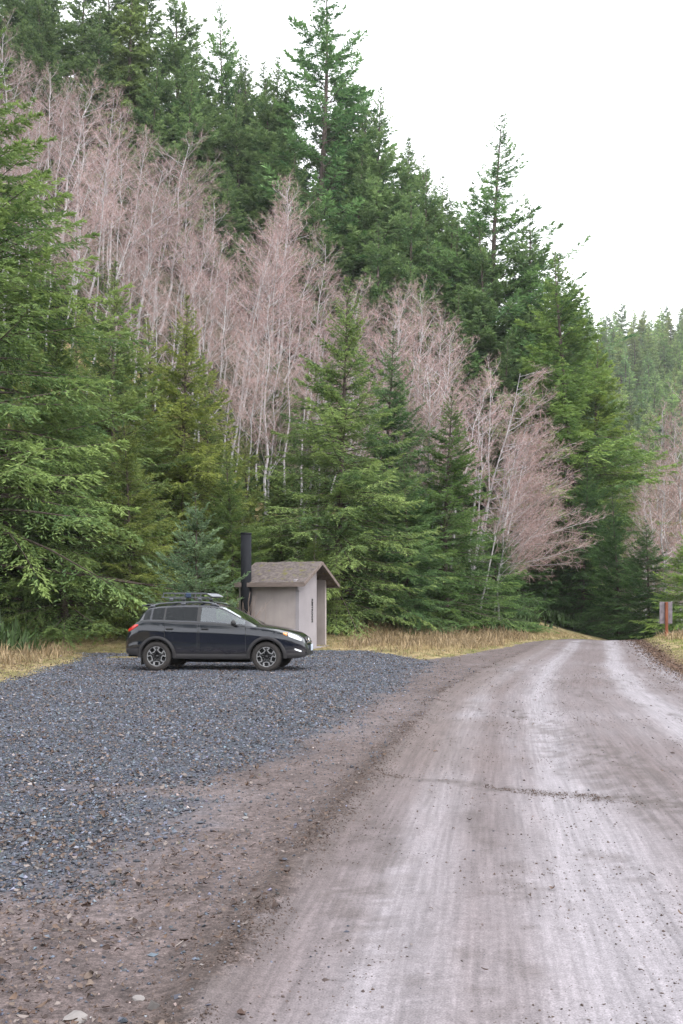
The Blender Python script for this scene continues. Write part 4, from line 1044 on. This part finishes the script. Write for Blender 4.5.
    # mirrors, spoiler, wiper, antenna fin, mud flaps
    for sd in (-1, 1):
        b = MB(); b.box((.56, sd*.985, 1.125), (.11, .20, .135), Matrix.Rotation(R(sd*-8), 3, 'Z'), bev=.035); b.bar((.60, sd*.84, 1.06), (.57, sd*.94, 1.09), .05, .04)
        b.build('side_mirror', M_blackp, car, True)
        b = MB(); b.box((-AX - .37, sd*.79, .25), (.02, .2, .22)); b.build('mud_flap', M_blackp, car)
    b = MB(); b.box((-1.66, 0, 1.545), (.24, 1.12, .035), Matrix.Rotation(R(-8), 3, 'Y'), bev=.012); b.build('roof_spoiler', M_paint, car, True)
    # roof rails
    for sd in (-1, 1):
        b = MB(); xx = np.linspace(-1.62, .12, 12)
        pts = [(t, sd*.56, float(top_z(np.array([t]), np.array([.56]))[0]) + .055*min(1, min((t + 1.62)/.22, (.12 - t)/.22)) + .004) for t in xx]
        b.tube(pts, .019, 8)
        for t in (-1.5, -.75, 0.0):
            z_ = float(top_z(np.array([t]), np.array([.56]))[0]); b.box((t, sd*.56, z_ + .025), (.12, .035, .06), bev=.01)
        b.build('roof_rail', M_rail, car, True)
    rk = MB()
    z0, z1 = 1.735, 1.835; xa, xb = -1.30, -.16; hw = .50
    for t in (-1.05, -.35):
        rk.bar((t, -.60, 1.695), (t, .60, 1.695), .07, .028, bev=.01)
        for sd in (-1, 1):
            rk.box((t, sd*.56, 1.68), (.10, .06, .07), bev=.015); rk.bar((t, sd*.45, 1.695), (t, sd*.45, z0), .04)
    for sd in (-1, 1):
        rk.bar((xa, sd*hw, z0), (xb + .06, sd*hw, z0), .026); rk.bar((xa + .06, sd*hw, z1), (xb - .05, sd*hw, z1), .026)
        for t in (xa + .03, -.75, -.35): rk.bar((t, sd*hw, z0), (t + .02, sd*hw, z1), .02)
    for t in np.linspace(xa, xb, 8): rk.bar((t, -hw, z0), (t, hw, z0), .022)
    rk.bar((xa + .06, -hw, z1), (xa + .06, hw, z1), .026)
    ro = rk.build('roof_rack', M_rail, car)
    b = MB(); b.box((-.105, 0, z0 + .050), (.025, 1.10, .15), Matrix.Rotation(R(-62), 3, 'Y'), bev=.01)
    b.build('wind_fairing', M_fair, ro)
    b = MB(); b.box((-.64, -hw - .02, z0 + .045), (.13, .08, .12), bev=.02); b.build('blue_strap_bag', M_blue, ro)
    return car
car = build_car(at(212, 23.5) + .09, 24.25, R(-6.5))
# ------------------------------------------------------------------ the toilet hut
M_wall = mat('hut_wall', (.37, .325, .315), .85, spec=.2, noise=[(1.2, .82, 1.10, None), (5, .93, 1.05, (1, 1, .2)), (60, .92, 1.07, None)])
M_wallp = mat('hut_panel', (.30, .275, .29), .8, spec=.25, noise=[(1.2, .9, 1.1, None), (40, .93, 1.06, None)])
M_roof = mat('hut_roof', (.12, .10, .095), .9, spec=.2, noise=[(9, .6, 1.35, None), (45, .7, 1.25, None)])
def add_moss(m):
    nt = m.node_tree; N = nt.nodes; Lk = nt.links; b = N['Principled BSDF']; src = b.inputs['Base Color'].links[0].from_socket
    tc = N.new('ShaderNodeTexCoord'); n = N.new('ShaderNodeTexNoise'); n.inputs['Scale'].default_value = 4.5; n.inputs['Detail'].default_value = 7; n.inputs['Roughness'].default_value = .65
    Lk.new(tc.outputs['Object'], n.inputs['Vector'])
    mr = N.new('ShaderNodeMapRange'); mr.inputs[1].default_value = .56; mr.inputs[2].default_value = .66; Lk.new(n.outputs['Fac'], mr.inputs[0])
    x = N.new('ShaderNodeMix'); x.data_type = 'RGBA'; Lk.new(mr.outputs[0], x.inputs[0]); Lk.new(src, x.inputs[6]); x.inputs[7].default_value = (.115, .105, .034, 1); Lk.new(x.outputs[2], b.inputs['Base Color'])
add_moss(M_roof)
M_fascia = mat('hut_fascia', (.16, .125, .11), .9, noise=[(8, .7, 1.2, (.3, 1, 1))])
M_pipe = mat('vent_pipe_black', (.008, .009, .013), .75, spec=.25)
M_ink = mat('black_letters', (.015, .015, .017), .7)
M_door = mat('hut_door', (.20, .17, .17), .7)
def build_hut():
    Yc = 33.9; xc = at(299, Yc); a = R(-22)
    z = gz(xc - 1, Yc + 1) - .05
    hut = thing('toilet_hut', 'small mauve grey roadside toilet hut with a mossy gabled roof', 'hut', (xc, Yc, z), a)
    # local axes: x towards the gable front, y away from the lot; origin at the near front corner
    L, W, E, A = 2.30, 2.40, 2.42, 3.02; t = .12
    b = MB(); b.box((-L/2, t/2, E/2), (L, t, E))
    b.build('side_wall', M_wall, hut)
    b = MB(); b.box((-L/2, W - t/2, E/2), (L, t, E)); b.build('side_wall', M_wall, hut)
    b = MB(); b.box((-L + t/2, W/2, E/2), (t, W - 2*t - .006, E)); hw = W/2
    b.add([(-L, .02, E), (-L, W - .02, E), (-L, hw, A - .10), (-L + t, .02, E), (-L + t, W - .02, E), (-L + t, hw, A - .10)], [[0, 2, 1], [3, 4, 5], [0, 3, 5, 2], [1, 2, 5, 4]])
    b.build('end_wall', M_wall, hut)
    # gable front: screen panel over the near part, open porch behind
    PW = 1.50
    gh = lambda y: E + (A - .12 - E)*(1 - abs(y - hw)/hw)
    b = MB(); P = [(.004, -.012, 0), (.004, PW, 0), (.004, PW, gh(PW)), (.004, hw, gh(hw)), (.004, -.012, gh(0) - .02)]
    k = len(P); b.add([(x - .0, y, zz) for x, y, zz in P] + [(x - .13, y, zz) for x, y, zz in P], [list(range(k)), list(range(2*k - 1, k - 1, -1))] + [[i, i + k, (i + 1) % k + k, (i + 1) % k] for i in range(k)])
    b.build('screen_panel', M_wallp, hut)
    b = MB(); b.box((-1.0, W/2, E/2), (.1, W - 2*t - .01, E)); b.build('inner_wall', M_wall, hut)
    b = MB(); b.box((-.94, 1.55, 1.03), (.05, .92, 2.04), bev=.01); d = b.build('door', M_door, hut)
    b = MB(); b.tube([(-.90, 1.95, 1.0), (-.86, 1.95, 1.0), (-.86, 1.82, 1.0)], .014, 8); b.build('door_handle', M_pipe, d)
    b = MB(); b.box((-.9, W/2, -.04), (2.1, W - .1, .14)); b.build('floor_slab', M_wallp, hut)
    # roof slopes
    ov, x0, x1 = .36, -L + .04, .34
    sl = (A - E)/(hw); zr = A
    rf = None
    for s_ in (-1, 1):
        n_x, n_y = 34, 14
        V = []; Fq = []
        for j in range(n_y + 1):
            for i in range(n_x + 1):
                f = j/n_y; y = hw + s_*(hw + ov)*f; x = x0 + (x1 - x0)*i/n_x
                zz = zr - sl*(hw + ov)*f + .012*(1 - (f*n_y*1.0) % 1) + (vnoise(np.array([x*9]), np.array([j*7.7]), 3)[0] - .5)*.022
                V.append((x, y, zz))
        V2 = [(x, y, zz - .09) for x, y, zz in V]; m = len(V); V = V + V2
        w_ = n_x + 1
        for j in range(n_y):
            for i in range(n_x):
                q = [j*w_ + i, j*w_ + i + 1, (j + 1)*w_ + i + 1, (j + 1)*w_ + i]
                Fq.append(q); Fq.append([v + m for v in q[::-1]])
        for i in range(n_x): Fq.append([n_y*w_ + i, n_y*w_ + i + 1, n_y*w_ + i + 1 + m, n_y*w_ + i + m])
        for j in range(n_y):
            for c in (0, n_x): Fq.append([j*w_ + c, (j + 1)*w_ + c, (j + 1)*w_ + c + m, j*w_ + c + m])
        b = MB(); b.add(V, Fq)
        r_ = b.build('roof', M_roof, hut)
        b = MB(); ye = hw + s_*(hw + ov + .012); ze = zr - sl*(hw + ov) - .05
        b.box(((x0 + x1)/2, ye, ze), (x1 - x0 + .04, .03, .15)); b.build('fascia', M_fascia, r_)
        for xe in (x1 + .016, x0 - .016):
            b = MB(); b.bar((xe, hw + s_*.003, zr - .055), (xe, hw + s_*(hw + ov), zr - sl*(hw + ov) - .055), .03, .11)
            b.build('rake_board', M_fascia, r_)
    b = MB(); b.box((-.02, -.16, E - .10), (.10, .30, .10), bev=.01); b.bar((.0, -.02, E - .45), (.0, -.28, E - .14), .06); b.build('eave_bracket', M_wallp, hut)
    b = MB(); px = -L + .40
    b.tube([(px, -.235, -.02), (px, -.235, 2.2), (px, -.235, 3.98)], .185, 24); b.tube([(px, -.235, 3.93), (px, -.235, 3.99)], .195, 24)
    b.build('vent_pipe', M_pipe, hut, True)
    cu = bpy.data.curves.new('lettering', 'FONT'); cu.body = 'RESTROOM'; cu.size = .155; cu.extrude = .003; cu.offset = .008; cu.align_x = 'CENTER'; cu.align_y = 'CENTER'
    cu.space_character = 1.05; cu.materials.append(M_ink)
    o = link('lettering', cu, hut, (.010, PW - .40, 1.30)); o.rotation_euler = Matrix(((0, 0, 1), (0, 1, 0), (-1, 0, 0))).to_euler()
    dg = bpy.context.evaluated_depsgraph_get(); me = bpy.data.meshes.new_from_object(o.evaluated_get(dg))
    o2 = link('lettering', me, hut, o.location.copy(), o.rotation_euler.copy()); bpy.data.objects.remove(o); o2.name = 'lettering'
build_hut()

# ------------------------------------------------------------------ the sign seen from the back
M_post = mat('rusty_post', (.20, .06, .026), .85, noise=[(10, .7, 1.25, (1, 1, .2))])
M_board = mat('weathered_board', (.19, .165, .185), .85, noise=[(5, .6, 1.2, None), (20, .8, 1.15, (1, 1, .15))])
def build_sign():
    Y = 43.0; x = at(666.5, Y); z = gz(x, Y)
    s_ = thing('road_sign', 'grey sign board seen from behind on a rust orange post', 'sign', (x, Y, z - .05), R(4))
    h = topz(601, Y) - z
    b = MB(); b.box((0, 0, h/2 - .15), (.115, .10, h + .32), bev=.012); b.build('post', M_post, s_)
    b = MB(); b.box((0, .066, h - .46), (.57, .022, .95), bev=.008); b.box((0, .055, h - .16), (.50, .012, .05)); b.box((0, .055, h - .76), (.50, .012, .05))
    b.build('board', M_board, s_)
build_sign()

# ------------------------------------------------------------------ small single things
M_dead = mat('dead_wood', (.09, .08, .075), .9, noise=[(8, .7, 1.2, None)])
def build_dead():
    r2 = random.Random(3)
    # bare twigs against the hut
    b = MB(); x0 = at(246, 33.2); z0 = gz(x0, 33.2)
    for k in range(16):
        p = Vector((x0 + r2.uniform(-.25, .35), 33.2 + r2.uniform(-.15, .15), z0 - .05)); pts = [p]
        dv = Vector((r2.uniform(-.25, .3), r2.uniform(-.1, .1), 1)).normalized()
        for j in range(6):
            p = p + dv*r2.uniform(.22, .42); dv = (dv + Vector((r2.uniform(-.22, .25), r2.uniform(-.1, .1), -.05))).normalized(); pts.append(p)
        b.tube(pts, list(np.linspace(.011, .004, 7)), 4)
        q = pts[3]; b.tube([q, q + Vector((r2.uniform(-.4, .4), 0, .35))], [.006, .003], 4)
    tag(b.build('bare_shrub', mat('shrub_twig', (.24, .18, .15), .9), smooth=True), 'leafless twiggy shrub in front of the vent pipe', 'shrub')
    # a few bigger single stones and leaves
    M_pale = mat('pale_stone', (.22, .20, .195), .8, noise=[(20, .8, 1.1, None)])
    for (px, py, s, lab) in ((75, 1019, .045, 'pale flat stone at the lower photo edge among fallen leaves'), (245, 820, .024, 'small whitish stone lying alone on the brown dirt shoulder'),
                             (138, 997, .022, 'light stone on the leafy dirt near the road rut')):
        Y = CH*F/(py - HZ); x = at(px, Y); r3 = np.random.default_rng(int(px))
        import bmesh
        bm = bmesh.new(); bmesh.ops.create_icosphere(bm, subdivisions=2, radius=1)
        for v in bm.verts: v.co = v.co*(1 + r3.uniform(-.14, .14)); v.co.z *= .42; v.co.x *= 1.3; v.co *= s
        me = bpy.data.meshes.new('stone'); bm.to_mesh(me); bm.free(); me.materials.append(M_pale)
        tag(link('stone', me, None, (x, Y, gz(x, Y) + s*.2), (0, 0, r3.uniform(0, 3))), lab, 'stone')
build_dead()
# ------------------------------------------------------------------ damp air
def build_haze():
    b = MB(); b.box((60, 150, 62), (500, 660, 150)); 
    m = bpy.data.materials.new('damp_air'); m.use_nodes = True; nt = m.node_tree; nt.nodes.remove(nt.nodes['Principled BSDF'])
    v = nt.nodes.new('ShaderNodeVolumePrincipled'); v.inputs['Color'].default_value = (.96, .98, 1, 1); v.inputs['Density'].default_value = .00020; v.inputs['Anisotropy'].default_value = .0
    nt.links.new(v.outputs[0], nt.nodes['Material Output'].inputs['Volume'])
    tag(b.build('haze', m), label='thin pale damp air that fades the far hill', kind='stuff')
build_haze()
# ------------------------------------------------------------------ sky, light, camera
w = bpy.data.worlds.new('World'); scene.world = w; w.use_nodes = True
nt = w.node_tree; N = nt.nodes; Lk = nt.links
bg = N['Background']
sky = N.new('ShaderNodeTexSky'); sky.sky_type = 'NISHITA'; sky.sun_disc = False
EL, AZ = R(46), R(142)
sky.sun_elevation = EL; sky.sun_rotation = AZ; sky.dust_density = 1.5; sky.ozone_density = .5
mx = N.new('ShaderNodeMix'); mx.data_type = 'RGBA'; mx.inputs[0].default_value = .95
mx.inputs[7].default_value = (10.6, 10.8, 11.2, 1)      # the even white cloud layer
Lk.new(sky.outputs[0], mx.inputs[6]); Lk.new(mx.outputs[2], bg.inputs['Color'])
bg.inputs['Strength'].default_value = .10
sun = bpy.data.lights.new('sun', 'SUN'); sun.energy = 1.1; sun.angle = R(30); sun.color = (1, .97, .93)
so = link('sun', sun); 
d = Vector((math.sin(AZ)*math.cos(EL), math.cos(AZ)*math.cos(EL), math.sin(EL)))
so.rotation_euler = (-d).to_track_quat('-Z', 'Y').to_euler()

cam = bpy.data.cameras.new('camera'); co = link('camera', cam)
co.location = (0, 0, CH); co.rotation_euler = (math.pi/2, 0, 0)
cam.sensor_fit = 'VERTICAL'; cam.sensor_height = 36; cam.lens = F/1024*36
cam.shift_y = (HZ - 512)/1024.0
cam.clip_end = 2000
scene.camera = co
scene.view_settings.view_transform = 'Standard'; scene.view_settings.look = 'None'
scene.view_settings.exposure = 1.25; scene.view_settings.gamma = 1
scene.cycles.max_bounces = 6; scene.cycles.diffuse_bounces = 4; scene.cycles.transmission_bounces = 4
scene.cycles.transparent_max_bounces = 8
